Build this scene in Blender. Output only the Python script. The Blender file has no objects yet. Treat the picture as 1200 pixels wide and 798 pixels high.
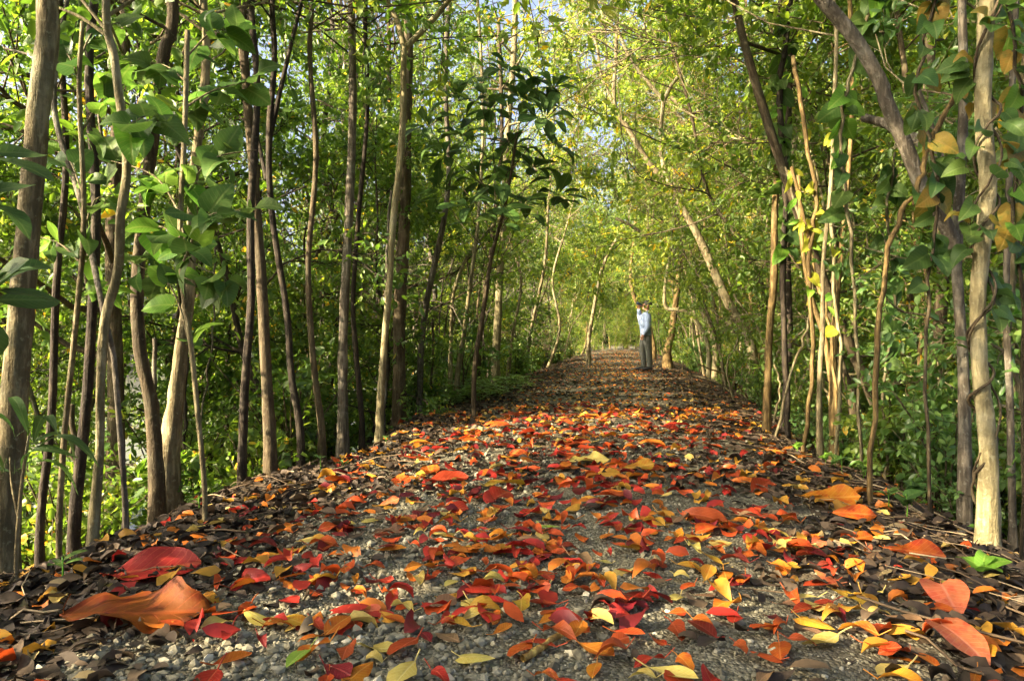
import bpy, bmesh, math, random
import numpy as np
from mathutils import Vector, Matrix

R = math.radians
rng = np.random.default_rng(7)
random.seed(7)
sc = bpy.context.scene
COL = sc.collection

# ------------------------------------------------------------------ camera, sky, sun, exposure
CAM_H = 0.66
cam_d = bpy.data.cameras.new('camera')
cam = bpy.data.objects.new('camera', cam_d); COL.objects.link(cam)
cam.location = (0, 0, CAM_H)
cam.rotation_euler = (R(90.2), 0, 0)
cam_d.lens = 24.0; cam_d.sensor_width = 36.0
cam_d.clip_start = 0.02; cam_d.clip_end = 2000
sc.camera = cam

SUN = Vector((math.sin(R(244)) * math.cos(R(25)), math.cos(R(244)) * math.cos(R(25)), math.sin(R(25))))          # direction towards the sun
sun_el = math.asin(SUN.z); sun_az = math.atan2(SUN.x, SUN.y)
world = bpy.data.worlds.new('World'); sc.world = world; world.use_nodes = True
wn = world.node_tree.nodes; wl = world.node_tree.links
wn.clear()
wo = wn.new('ShaderNodeOutputWorld'); wb = wn.new('ShaderNodeBackground'); ws = wn.new('ShaderNodeTexSky')
ws.sky_type = 'NISHITA'; ws.sun_disc = False
ws.sun_elevation = sun_el; ws.sun_rotation = sun_az
ws.air_density = 0.6; ws.dust_density = 10.0; ws.ozone_density = 0.2
wb.inputs['Strength'].default_value = 0.115
wl.new(ws.outputs[0], wb.inputs[0]); wl.new(wb.outputs[0], wo.inputs[0])
sd = bpy.data.lights.new('sun', 'SUN'); sd.energy = 4.8; sd.angle = R(0.5); sd.color = (1.0, 0.80, 0.52)
so = bpy.data.objects.new('sun', sd); COL.objects.link(so)
so.rotation_euler = SUN.to_track_quat('Z', 'Y').to_euler(); so.location = (-20, -8, 14)

vs = sc.view_settings
vs.view_transform = 'Standard'; vs.look = 'None'; vs.exposure = 2.78; vs.gamma = 1.0; vs.use_curve_mapping = False
cy = sc.cycles
cy.use_denoising = True
cy.max_bounces = 10; cy.diffuse_bounces = 6; cy.glossy_bounces = 2; cy.transmission_bounces = 8; cy.transparent_max_bounces = 4
cy.caustics_reflective = False; cy.caustics_refractive = False
cy.sample_clamp_indirect = 8.0

# ------------------------------------------------------------------ helpers
def norm(a):
    return a / np.maximum(np.linalg.norm(a, axis=-1, keepdims=True), 1e-9)

def link(o, parent=None):
    COL.objects.link(o)
    if parent is not None: o.parent = parent
    return o

def tag(o, label, cat, group=None, kind=None):
    o['label'] = label; o['category'] = cat
    if group: o['group'] = group
    if kind: o['kind'] = kind
    return o

def thing(name, label, cat, loc, group=None):
    o = bpy.data.objects.new(name, None); o.empty_display_size = 0.1
    COL.objects.link(o); o.location = loc
    return tag(o, label, cat, group)

def mesh_from(name, V, F, mat=None, attr=None, smooth=True, uv=None, cattr=None):
    """V (n,3); F list of equally sized int arrays, each (m,k)."""
    me = bpy.data.meshes.new(name)
    V = np.asarray(V, dtype=np.float32)
    if not isinstance(F, list): F = [F]
    F = [np.asarray(f, dtype=np.int32) for f in F if len(f)]
    idx = np.concatenate([f.ravel() for f in F])
    tot = np.concatenate([np.full(len(f), f.shape[1], dtype=np.int32) for f in F])
    start = np.concatenate([[0], np.cumsum(tot)[:-1]]).astype(np.int32)
    me.vertices.add(len(V)); me.vertices.foreach_set('co', V.ravel())
    me.loops.add(len(idx)); me.loops.foreach_set('vertex_index', idx)
    me.polygons.add(len(tot)); me.polygons.foreach_set('loop_start', start)
    try: me.polygons.foreach_set('loop_total', tot)
    except Exception: pass
    me.polygons.foreach_set('use_smooth', np.full(len(tot), smooth, dtype=bool))
    if attr is not None:
        a = me.attributes.new('v', 'FLOAT', 'POINT'); a.data.foreach_set('value', np.asarray(attr, dtype=np.float32))
    if uv is not None:
        u = me.uv_layers.new(name='UVMap'); u.data.foreach_set('uv', np.asarray(uv, dtype=np.float32)[idx].ravel())
    me.update(calc_edges=True); me.validate()
    if mat: me.materials.append(mat)
    return me

def obj(name, me, parent=None, loc=None):
    o = bpy.data.objects.new(name, me); link(o, parent)
    if loc is not None: o.location = loc
    return o

class MB:
    def __init__(s): s.V = []; s.F4 = []; s.F3 = []; s.n = 0; s.A = []
    def add(s, V, F4=None, F3=None, a=0.5):
        V = np.asarray(V, dtype=float); s.V.append(V)
        if F4 is not None and len(F4): s.F4.append(np.asarray(F4) + s.n)
        if F3 is not None and len(F3): s.F3.append(np.asarray(F3) + s.n)
        s.A.append(np.full(len(V), a) if np.isscalar(a) else np.asarray(a)); s.n += len(V)
    def tube(s, pts, rad, n=6, a=0.5, wob=0.0, smooth_n=0):
        P = np.asarray(pts, dtype=float); r = np.asarray(rad, dtype=float)
        if r.ndim == 0: r = np.full(len(P), float(r))
        if smooth_n: P, r = catmull(P, r, smooth_n)
        T = norm(np.gradient(P, axis=0))
        ref = np.array([0.0, 1.0, 0.0]) if abs(T[0][1]) < 0.8 else np.array([1.0, 0.0, 0.0])
        U = norm(np.cross(T, np.cross(ref, T))); W = np.cross(T, U)
        ang = np.arange(n) * 2 * math.pi / n
        rr = r[:, None] * (1 + wob * rng.standard_normal((len(P), n)))
        ring = P[:, None, :] + rr[..., None] * (np.cos(ang)[None, :, None] * U[:, None, :] + np.sin(ang)[None, :, None] * W[:, None, :])
        k = len(P); i = np.arange(k - 1)[:, None] * n; j = np.arange(n)[None, :]; j2 = (j + 1) % n
        F = np.stack([i + j, i + j2, i + n + j2, i + n + j], -1).reshape(-1, 4)
        V = np.concatenate([ring.reshape(-1, 3), P[-1:] + T[-1:] * r[-1] * 0.5])
        e = (k - 1) * n
        F3 = np.stack([e + np.arange(n), e + (np.arange(n) + 1) % n, np.full(n, k * n)], -1)
        s.add(V, F, F3, a)
    def mesh(s, name, mat=None, smooth=True, off=None):
        V = np.concatenate(s.V)
        if off is not None: V = V - np.asarray(off)
        F = []
        if s.F4: F.append(np.concatenate(s.F4))
        if s.F3: F.append(np.concatenate(s.F3))
        return mesh_from(name, V, F, mat, np.concatenate(s.A), smooth)

def catmull(P, r, n):
    P = np.asarray(P, float); r = np.asarray(r, float)
    Q = np.concatenate([2 * P[:1] - P[1:2], P, 2 * P[-1:] - P[-2:-1]])
    t = np.linspace(0, 1, n, endpoint=False)[:, None]
    out = []; ro = []
    for i in range(len(P) - 1):
        a, b, c, d = Q[i], Q[i + 1], Q[i + 2], Q[i + 3]
        out.append(0.5 * (2 * b + (c - a) * t + (2 * a - 5 * b + 4 * c - d) * t ** 2 + (3 * b - a - 3 * c + d) * t ** 3))
        ro.append(r[i] + (r[i + 1] - r[i]) * t[:, 0])
    out.append(P[-1:]); ro.append(r[-1:])
    return np.concatenate(out), np.concatenate(ro)

# ------------------------------------------------------------------ ground shape
def path_c(y): return -0.30 + 0.164 * y
def _n(x, y):
    return (0.010 * np.sin(7.1 * x + 3.3 * np.sin(2.3 * y)) * np.sin(5.7 * y + 1.3)
            + 0.012 * np.sin(2.9 * x - 1.7 * y + 2.0) * np.cos(3.1 * y + 0.7 * x)
            + 0.005 * np.sin(17.3 * x + 4.1 * y) * np.sin(14.9 * y - 6.0 * x))
def ground_z(x, y):
    x = np.asarray(x, float); y = np.asarray(y, float)
    u = x - path_c(y)
    w = 1.5 + 0.035 * np.clip(y - 3, 0, 22) + 0.12 * np.sin(0.9 * y + 0.4) + 0.07 * np.sin(2.3 * y)
    z = -0.022 * np.minimum(np.abs(u), 2.2) ** 2
    e = np.maximum(np.abs(u) - w, 0)
    slope = np.where(u < 0, 0.52, 0.36)
    low = np.where(u < 0, 1.35, 1.1)
    z = z - low * (1 - np.exp(-slope * e / low * (1 + 0.4 * np.minimum(e, 1))))
    z = z + 0.0052 * np.maximum(y - 19, 0) * np.clip((90 - y) / 60, 0.3, 1) * np.exp(-np.maximum(np.abs(u) - 2, 0) * 0.5)
    return z + _n(x, y) * (1 + 1.5 * np.clip(np.abs(u) - 1.2, 0, 1))
def gz(x, y): return float(ground_z(x, y))
def pix(px, py, d):
    """world point at depth d seen at (px,py) of the 1200x798 photograph"""
    return np.array([(px - 600) / 800 * d, d, CAM_H + (396 - py) / 800 * d])
def gpt(px, py):
    """ground point under a pixel (a few fixed-point steps on the height field)"""
    d = 528.0 / max(py - 396, 4)
    for _ in range(40):
        x = (px - 600) / 800 * d
        z = gz(x, d)
        d = 0.5 * d + 0.5 * (CAM_H - z) * 800 / max(py - 396, 4)
    return np.array([(px - 600) / 800 * d, d, gz((px - 600) / 800 * d, d)])

# ------------------------------------------------------------------ materials
def new_mat(name):
    m = bpy.data.materials.new(name); m.use_nodes = True
    n = m.node_tree.nodes; n.clear()
    out = n.new('ShaderNodeOutputMaterial')
    return m, n, m.node_tree.links, out
def ramp(n, stops, interp='LINEAR'):
    r = n.new('ShaderNodeValToRGB'); r.color_ramp.interpolation = interp
    el = r.color_ramp.elements
    while len(el) < len(stops): el.new(0.5)
    for e, (p, c) in zip(el, stops): e.position = p; e.color = (*c, 1)
    return r
def noise(n, scale, detail=4, rough=0.55, vec=None, l=None):
    t = n.new('ShaderNodeTexNoise'); t.inputs['Scale'].default_value = scale
    t.inputs['Detail'].default_value = detail; t.inputs['Roughness'].default_value = rough
    if vec is not None: l.new(vec, t.inputs['Vector'])
    return t
def mixc(n, l, fac, a, b, mode='MIX'):
    m = n.new('ShaderNodeMix'); m.data_type = 'RGBA'; m.blend_type = mode
    if isinstance(fac, (int, float)): m.inputs['Factor'].default_value = fac
    else: l.new(fac, m.inputs['Factor'])
    for s, v in ((6, a), (7, b)):
        if isinstance(v, tuple): m.inputs[s].default_value = (*v, 1)
        else: l.new(v, m.inputs[s])
    return m.outputs[2]
def math_n(n, l, op, a, b=0.0):
    m = n.new('ShaderNodeMath'); m.operation = op
    for i, v in enumerate((a, b)):
        if isinstance(v, (int, float)): m.inputs[i].default_value = v
        else: l.new(v, m.inputs[i])
    return m.outputs[0]

def leaf_mat(name, stops, trans=0.45, tboost=(2.3, 2.3, 0.8), rough=0.42, hue=0.03):
    """live foliage: per-leaf colour from attribute v, per-plant shift from object random"""
    m, n, l, out = new_mat(name)
    at = n.new('ShaderNodeAttribute'); at.attribute_name = 'v'
    oi = n.new('ShaderNodeObjectInfo')
    f = math_n(n, l, 'ADD', at.outputs['Fac'], math_n(n, l, 'MULTIPLY', math_n(n, l, 'SUBTRACT', oi.outputs['Random'], 0.5), 0.22))
    r = ramp(n, stops); l.new(f, r.inputs[0])
    p = n.new('ShaderNodeBsdfPrincipled'); l.new(r.outputs[0], p.inputs['Base Color'])
    p.inputs['Roughness'].default_value = rough; p.inputs['Specular IOR Level'].default_value = 0.45
    t = n.new('ShaderNodeBsdfTranslucent')
    tc = mixc(n, l, 1.0, r.outputs[0], tboost, 'MULTIPLY'); l.new(tc, t.inputs['Color'])
    mx = n.new('ShaderNodeMixShader'); mx.inputs[0].default_value = trans
    l.new(p.outputs[0], mx.inputs[1]); l.new(t.outputs[0], mx.inputs[2]); l.new(mx.outputs[0], out.inputs[0])
    return m
M_DARK = leaf_mat('foliage_deep_green', [(0.0, (0.038, 0.081, 0.020)), (0.5, (0.077, 0.146, 0.029)), (0.85, (0.146, 0.208, 0.037)), (0.97, (0.275, 0.265, 0.043)), (1.0, (0.582, 0.333, 0.043))], 0.42)
M_MID = leaf_mat('foliage_mid_green', [(0.0, (0.050, 0.097, 0.021)), (0.5, (0.098, 0.164, 0.031)), (0.85, (0.168, 0.223, 0.039)), (0.96, (0.309, 0.278, 0.046)), (1.0, (0.562, 0.326, 0.039))], 0.46)
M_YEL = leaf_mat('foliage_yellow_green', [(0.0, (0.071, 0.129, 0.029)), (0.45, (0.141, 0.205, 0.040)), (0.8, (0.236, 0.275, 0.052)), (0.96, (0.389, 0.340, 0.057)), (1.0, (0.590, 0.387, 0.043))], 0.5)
M_COOL = leaf_mat('foliage_cool_green', [(0.0, (0.039, 0.096, 0.027)), (0.5, (0.081, 0.158, 0.044)), (1.0, (0.163, 0.246, 0.058))], 0.36, rough=0.36)

def single_leaf_mat(name, base, vein, trans=0.3, spots=(0.1, 0.05, 0.02), spot_amt=0.25, rough=0.42, var=0.25, edge=None):
    """one countable leaf: midrib and side veins from its UVs, blotches, object-random tone"""
    m, n, l, out = new_mat(name)
    uv = n.new('ShaderNodeUVMap'); sep = n.new('ShaderNodeSeparateXYZ'); l.new(uv.outputs[0], sep.inputs[0])
    dv = math_n(n, l, 'ABSOLUTE', math_n(n, l, 'SUBTRACT', sep.outputs[1], 0.5))
    mid = n.new('ShaderNodeMapRange'); mid.inputs[1].default_value = 0.015; mid.inputs[2].default_value = 0.05
    mid.inputs[3].default_value = 1; mid.inputs[4].default_value = 0; l.new(dv, mid.inputs[0])
    side = math_n(n, l, 'SINE', math_n(n, l, 'MULTIPLY', math_n(n, l, 'SUBTRACT', sep.outputs[0], math_n(n, l, 'MULTIPLY', dv, 0.55)), 56.0))
    sv = n.new('ShaderNodeMapRange'); sv.inputs[1].default_value = 0.86; sv.inputs[2].default_value = 1.0
    sv.inputs[3].default_value = 0; sv.inputs[4].default_value = 0.5; l.new(side, sv.inputs[0])
    veins = math_n(n, l, 'MAXIMUM', math_n(n, l, 'MULTIPLY', mid.outputs[0], 0.8), sv.outputs[0])
    oi = n.new('ShaderNodeObjectInfo')
    tc = n.new('ShaderNodeTexCoord'); mp = n.new('ShaderNodeVectorMath'); mp.operation = 'ADD'
    l.new(tc.outputs['Object'], mp.inputs[0])
    cm = n.new('ShaderNodeCombineXYZ'); l.new(math_n(n, l, 'MULTIPLY', oi.outputs['Random'], 40.0), cm.inputs[0]); l.new(cm.outputs[0], mp.inputs[1])
    big = noise(n, 22, 3, 0.6, mp.outputs[0], l); small = noise(n, 120, 3, 0.7, mp.outputs[0], l)
    hs = n.new('ShaderNodeHueSaturation'); hs.inputs['Color'].default_value = (*base, 1)
    l.new(math_n(n, l, 'ADD', math_n(n, l, 'MULTIPLY', oi.outputs['Random'], 0.03), 0.497), hs.inputs['Hue'])
    l.new(math_n(n, l, 'ADD', math_n(n, l, 'MULTIPLY', big.outputs['Fac'], 2 * var), 1 - var), hs.inputs['Value'])
    c = hs.outputs[0]
    if edge is not None:
        em = n.new('ShaderNodeMapRange'); em.inputs[1].default_value = 0.45; em.inputs[2].default_value = 0.62; l.new(big.outputs['Fac'], em.inputs[0])
        c = mixc(n, l, math_n(n, l, 'MULTIPLY', em.outputs[0], 0.75), c, edge)
    sp = n.new('ShaderNodeMapRange'); sp.inputs[1].default_value = 0.6; sp.inputs[2].default_value = 0.72; l.new(small.outputs['Fac'], sp.inputs[0])
    c = mixc(n, l, math_n(n, l, 'MULTIPLY', sp.outputs[0], spot_amt), c, spots)
    c = mixc(n, l, math_n(n, l, 'MULTIPLY', veins, 0.75), c, vein)
    p = n.new('ShaderNodeBsdfPrincipled'); l.new(c, p.inputs['Base Color']); p.inputs['Roughness'].default_value = rough
    p.inputs['Specular IOR Level'].default_value = 0.2
    bp = n.new('ShaderNodeBump'); bp.inputs['Strength'].default_value = 0.5; bp.inputs['Distance'].default_value = 0.002
    l.new(math_n(n, l, 'SUBTRACT', small.outputs['Fac'], veins), bp.inputs['Height']); l.new(bp.outputs[0], p.inputs['Normal'])
    t = n.new('ShaderNodeBsdfTranslucent'); l.new(c, t.inputs['Color'])
    mx = n.new('ShaderNodeMixShader'); mx.inputs[0].default_value = trans
    l.new(p.outputs[0], mx.inputs[1]); l.new(t.outputs[0], mx.inputs[2]); l.new(mx.outputs[0], out.inputs[0])
    return m
FALL = {
    'red': single_leaf_mat('leaf_red', (0.302, 0.018, 0.013), (0.437, 0.101, 0.050), spot_amt=0.5),
    'scarlet': single_leaf_mat('leaf_scarlet', (0.403, 0.055, 0.012), (0.504, 0.168, 0.050), edge=(0.269, 0.017, 0.010), spot_amt=0.5),
    'orange': single_leaf_mat('leaf_orange', (0.445, 0.126, 0.015), (0.538, 0.269, 0.059), edge=(0.353, 0.055, 0.010), spot_amt=0.5),
    'amber': single_leaf_mat('leaf_amber', (0.395, 0.202, 0.025), (0.487, 0.319, 0.084), edge=(0.353, 0.109, 0.013), spot_amt=0.5),
    'yellow': single_leaf_mat('leaf_pale_yellow', (0.487, 0.378, 0.109), (0.571, 0.487, 0.210), edge=(0.386, 0.277, 0.050)),
    'maroon': single_leaf_mat('leaf_maroon', (0.143, 0.010, 0.015), (0.277, 0.050, 0.042)),
    'rust': single_leaf_mat('leaf_rust', (0.17, 0.022, 0.004), (0.30, 0.07, 0.015), edge=(0.12, 0.012, 0.004), spot_amt=0.6, rough=0.6),
    'crimson': single_leaf_mat('leaf_crimson', (0.22, 0.010, 0.009), (0.42, 0.09, 0.04), spot_amt=0.3, rough=0.6),
    'pink': single_leaf_mat('leaf_salmon', (0.504, 0.113, 0.063), (0.588, 0.235, 0.151), edge=(0.420, 0.067, 0.034)),
    'brown': single_leaf_mat('leaf_brown', (0.13, 0.07, 0.04), (0.2, 0.12, 0.07), trans=0.1, rough=0.7),
    'grey': single_leaf_mat('leaf_grey_brown', (0.10, 0.085, 0.065), (0.17, 0.15, 0.12), trans=0.1, rough=0.75),
    'green': single_leaf_mat('leaf_fallen_green', (0.20, 0.30, 0.04), (0.36, 0.42, 0.12)),
}
M_LIVE = single_leaf_mat('live_leaf_green', (0.085, 0.15, 0.03), (0.17, 0.24, 0.07), 0.42, (0.13, 0.10, 0.02), 0.4, 0.5, 0.25)
M_LIVED = single_leaf_mat('live_leaf_deep_green', (0.05, 0.098, 0.024), (0.11, 0.17, 0.05), 0.36, (0.08, 0.08, 0.02), 0.35, 0.46, 0.22)
M_LIVEY = single_leaf_mat('live_leaf_yellow', (0.42, 0.40, 0.04), (0.5, 0.45, 0.1), 0.5, (0.3, 0.15, 0.02), 0.35, 0.45, 0.22, (0.22, 0.30, 0.03))
M_LIVEO = single_leaf_mat('live_leaf_ochre', (0.30, 0.19, 0.035), (0.4, 0.28, 0.07), 0.4, (0.12, 0.06, 0.02), 0.5, 0.5, 0.25, (0.12, 0.15, 0.03))
M_LIVEB = single_leaf_mat('live_leaf_bright', (0.16, 0.30, 0.035), (0.3, 0.42, 0.08), 0.45, (0.1, 0.12, 0.02), 0.2, 0.4, 0.2)

def bark_mat(name, a, b, lichen=(0.30, 0.30, 0.22), lamt=0.3, scale=1.0, bump=0.6):
    m, n, l, out = new_mat(name)
    tc = n.new('ShaderNodeTexCoord'); mp = n.new('ShaderNodeMapping'); l.new(tc.outputs['Object'], mp.inputs[0])
    mp.inputs['Scale'].default_value = (1, 1, 0.16)
    n1 = noise(n, 38 * scale, 5, 0.65, mp.outputs[0], l); n2 = noise(n, 5, 4, 0.6, tc.outputs['Object'], l); n3 = noise(n, 90 * scale, 3, 0.6, tc.outputs['Object'], l)
    wv = n.new('ShaderNodeTexWave'); wv.bands_direction = 'Z'; wv.inputs['Scale'].default_value = 9; wv.inputs['Distortion'].default_value = 7; wv.inputs['Detail'].default_value = 3
    l.new(tc.outputs['Object'], wv.inputs[0])
    r = ramp(n, [(0.36, tuple(q * 0.6 for q in b)), (0.5, b), (0.6, a)]); l.new(n1.outputs['Fac'], r.inputs[0])
    lm = n.new('ShaderNodeMapRange'); lm.inputs[1].default_value = 0.5; lm.inputs[2].default_value = 0.66; l.new(n2.outputs['Fac'], lm.inputs[0])
    c = mixc(n, l, math_n(n, l, 'MULTIPLY', lm.outputs[0], lamt), r.outputs[0], lichen)
    oi = n.new('ShaderNodeObjectInfo')
    hs = n.new('ShaderNodeHueSaturation'); l.new(c, hs.inputs['Color'])
    l.new(math_n(n, l, 'ADD', math_n(n, l, 'MULTIPLY', oi.outputs['Random'], 0.5), 0.75), hs.inputs['Value'])
    n4 = noise(n, 14, 5, 0.7, tc.outputs['Object'], l); bl = n.new('ShaderNodeMapRange'); bl.inputs[1].default_value = 0.54; bl.inputs[2].default_value = 0.62; l.new(n4.outputs['Fac'], bl.inputs[0])
    c = mixc(n, l, math_n(n, l, 'MULTIPLY', bl.outputs[0], 0.45), hs.outputs[0], tuple(q * 0.75 for q in b))
    n5 = noise(n, 45, 3, 0.6, tc.outputs['Object'], l); b5 = n.new('ShaderNodeMapRange'); b5.inputs[1].default_value = 0.6; b5.inputs[2].default_value = 0.68; l.new(n5.outputs['Fac'], b5.inputs[0])
    c = mixc(n, l, math_n(n, l, 'MULTIPLY', b5.outputs[0], 0.5), c, lichen)
    c = mixc(n, l, math_n(n, l, 'MULTIPLY', wv.outputs['Fac'], 0.06), c, b)
    p = n.new('ShaderNodeBsdfPrincipled'); l.new(c, p.inputs['Base Color']); p.inputs['Roughness'].default_value = 0.85; p.inputs['Specular IOR Level'].default_value = 0.2
    bp = n.new('ShaderNodeBump'); bp.inputs['Strength'].default_value = 1.0; bp.inputs['Distance'].default_value = 0.012
    l.new(math_n(n, l, 'ADD', n1.outputs['Fac'], math_n(n, l, 'MULTIPLY', n3.outputs['Fac'], 0.4)), bp.inputs['Height']); l.new(bp.outputs[0], p.inputs['Normal'])
    l.new(p.outputs[0], out.inputs[0])
    return m
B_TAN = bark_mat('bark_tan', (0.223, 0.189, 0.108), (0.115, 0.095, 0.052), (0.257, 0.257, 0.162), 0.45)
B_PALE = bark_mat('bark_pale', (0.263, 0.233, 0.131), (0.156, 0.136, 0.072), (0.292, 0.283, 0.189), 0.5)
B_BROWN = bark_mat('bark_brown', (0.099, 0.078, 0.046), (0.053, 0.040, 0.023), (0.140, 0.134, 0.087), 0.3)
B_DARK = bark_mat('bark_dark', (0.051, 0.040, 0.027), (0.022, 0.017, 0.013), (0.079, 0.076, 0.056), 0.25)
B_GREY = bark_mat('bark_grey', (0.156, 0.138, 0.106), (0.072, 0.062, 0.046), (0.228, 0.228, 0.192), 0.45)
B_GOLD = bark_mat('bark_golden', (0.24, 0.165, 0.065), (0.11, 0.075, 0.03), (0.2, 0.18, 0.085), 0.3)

def simple_mat(name, base, rough=0.7, spec=0.3, nscale=60, namt=0.3, bump=0.3, bdist=0.002):
    m, n, l, out = new_mat(name)
    tc = n.new('ShaderNodeTexCoord'); t = noise(n, nscale, 4, 0.6, tc.outputs['Object'], l)
    hs = n.new('ShaderNodeHueSaturation'); hs.inputs['Color'].default_value = (*base, 1)
    l.new(math_n(n, l, 'ADD', math_n(n, l, 'MULTIPLY', t.outputs['Fac'], 2 * namt), 1 - namt), hs.inputs['Value'])
    p = n.new('ShaderNodeBsdfPrincipled'); l.new(hs.outputs[0], p.inputs['Base Color'])
    p.inputs['Roughness'].default_value = rough; p.inputs['Specular IOR Level'].default_value = spec
    b = n.new('ShaderNodeBump'); b.inputs['Strength'].default_value = bump; b.inputs['Distance'].default_value = bdist
    l.new(t.outputs['Fac'], b.inputs['Height']); l.new(b.outputs[0], p.inputs['Normal']); l.new(p.outputs[0], out.inputs[0])
    return m
def attr_mat(name, stops, rough=0.8, trans=0.0, spec=0.25, interp='LINEAR', nscale=90, bump=0.3):
    m, n, l, out = new_mat(name)
    at = n.new('ShaderNodeAttribute'); at.attribute_name = 'v'
    r = ramp(n, stops, interp); l.new(at.outputs['Fac'], r.inputs[0])
    tc = n.new('ShaderNodeTexCoord'); t = noise(n, nscale, 4, 0.65, tc.outputs['Object'], l)
    hs = n.new('ShaderNodeHueSaturation'); l.new(r.outputs[0], hs.inputs['Color'])
    l.new(math_n(n, l, 'ADD', math_n(n, l, 'MULTIPLY', t.outputs['Fac'], 0.7), 0.65), hs.inputs['Value'])
    p = n.new('ShaderNodeBsdfPrincipled'); l.new(hs.outputs[0], p.inputs['Base Color'])
    p.inputs['Roughness'].default_value = rough; p.inputs['Specular IOR Level'].default_value = spec
    b = n.new('ShaderNodeBump'); b.inputs['Strength'].default_value = bump; b.inputs['Distance'].default_value = 0.002
    l.new(t.outputs['Fac'], b.inputs['Height']); l.new(b.outputs[0], p.inputs['Normal'])
    if trans > 0:
        tr = n.new('ShaderNodeBsdfTranslucent'); l.new(hs.outputs[0], tr.inputs['Color'])
        mx = n.new('ShaderNodeMixShader'); mx.inputs[0].default_value = trans
        l.new(p.outputs[0], mx.inputs[1]); l.new(tr.outputs[0], mx.inputs[2]); l.new(mx.outputs[0], out.inputs[0])
    else: l.new(p.outputs[0], out.inputs[0])
    return m
M_STONE = attr_mat('gravel_stone', [(0, (0.06, 0.056, 0.04)), (0.45, (0.145, 0.138, 0.10)), (0.8, (0.245, 0.235, 0.178)), (1, (0.40, 0.385, 0.31))], 0.85, 0, 0.2)
M_LITTER = attr_mat('leaf_litter', [(0, (0.014, 0.010, 0.008)), (0.45, (0.038, 0.027, 0.018)), (0.75, (0.085, 0.058, 0.034)), (0.9, (0.14, 0.115, 0.08)), (1, (0.24, 0.18, 0.08))], 0.75, 0.08, 0.3)
M_CARPET = attr_mat('fallen_leaf_colours', [(0, (0.125, 0.009, 0.012)), (0.1, (0.312, 0.020, 0.014)), (0.32, (0.421, 0.062, 0.012)), (0.52, (0.468, 0.140, 0.016)), (0.72, (0.437, 0.226, 0.027)), (0.9, (0.437, 0.328, 0.094))], 0.5, 0.25, 0.4, 'CONSTANT')
M_TWIG = attr_mat('twig', [(0, (0.05, 0.036, 0.024)), (0.6, (0.15, 0.105, 0.062)), (1, (0.30, 0.24, 0.15))], 0.85)

# ground and path surfaces
def ground_mat():
    m, n, l, out = new_mat('soil')
    tc = n.new('ShaderNodeTexCoord')
    a = noise(n, 26, 6, 0.7, tc.outputs['Object'], l); b = noise(n, 2.2, 4, 0.6, tc.outputs['Object'], l)
    r = ramp(n, [(0.3, (0.022, 0.016, 0.011)), (0.55, (0.055, 0.04, 0.026)), (0.75, (0.10, 0.08, 0.055))]); l.new(a.outputs['Fac'], r.inputs[0])
    c = mixc(n, l, math_n(n, l, 'MULTIPLY', b.outputs['Fac'], 0.5), r.outputs[0], (0.06, 0.05, 0.03))
    p = n.new('ShaderNodeBsdfPrincipled'); l.new(c, p.inputs['Base Color']); p.inputs['Roughness'].default_value = 0.9; p.inputs['Specular IOR Level'].default_value = 0.15
    bp = n.new('ShaderNodeBump'); bp.inputs['Strength'].default_value = 0.8; bp.inputs['Distance'].default_value = 0.02
    l.new(a.outputs['Fac'], bp.inputs['Height']); l.new(bp.outputs[0], p.inputs['Normal']); l.new(p.outputs[0], out.inputs[0])
    return m
def path_mat():
    m, n, l, out = new_mat('fine_gravel')
    tc = n.new('ShaderNodeTexCoord')
    v = n.new('ShaderNodeTexVoronoi'); v.inputs['Scale'].default_value = 130; l.new(tc.outputs['Object'], v.inputs['Vector'])
    a = noise(n, 60, 5, 0.7, tc.outputs['Object'], l); b = noise(n, 1.6, 4, 0.6, tc.outputs['Object'], l)
    sp = n.new('ShaderNodeSeparateColor'); l.new(v.outputs['Color'], sp.inputs[0])
    r = ramp(n, [(0.0, (0.06, 0.056, 0.038)), (0.5, (0.125, 0.118, 0.084)), (1.0, (0.26, 0.25, 0.19))]); l.new(sp.outputs[0], r.inputs[0])
    d = mixc(n, l, math_n(n, l, 'MULTIPLY', v.outputs['Distance'], 0.7), r.outputs[0], (0.05, 0.047, 0.033))
    bm = n.new('ShaderNodeMapRange'); bm.inputs[1].default_value = 0.5; bm.inputs[2].default_value = 0.68; l.new(b.outputs['Fac'], bm.inputs[0])
    c = mixc(n, l, math_n(n, l, 'MULTIPLY', bm.outputs[0], 0.75), d, (0.06, 0.046, 0.03))
    p = n.new('ShaderNodeBsdfPrincipled'); l.new(c, p.inputs['Base Color']); p.inputs['Roughness'].default_value = 0.9; p.inputs['Specular IOR Level'].default_value = 0.15
    bp = n.new('ShaderNodeBump'); bp.inputs['Strength'].default_value = 0.9; bp.inputs['Distance'].default_value = 0.006
    l.new(math_n(n, l, 'SUBTRACT', math_n(n, l, 'MULTIPLY', a.outputs['Fac'], 0.7), v.outputs['Distance']), bp.inputs['Height'])
    l.new(bp.outputs[0], p.inputs['Normal']); l.new(p.outputs[0], out.inputs[0])
    return m
def water_mat():
    m, n, l, out = new_mat('still_water')
    tc = n.new('ShaderNodeTexCoord'); t = noise(n, 3.0, 3, 0.5, tc.outputs['Object'], l)
    p = n.new('ShaderNodeBsdfPrincipled'); p.inputs['Base Color'].default_value = (0.12, 0.125, 0.10, 1); p.inputs['Roughness'].default_value = 0.06
    p.inputs['IOR'].default_value = 1.33; p.inputs['Specular IOR Level'].default_value = 0.5
    bp = n.new('ShaderNodeBump'); bp.inputs['Strength'].default_value = 0.12; bp.inputs['Distance'].default_value = 0.05
    l.new(t.outputs['Fac'], bp.inputs['Height']); l.new(bp.outputs[0], p.inputs['Normal']); l.new(p.outputs[0], out.inputs[0])
    return m

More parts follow.
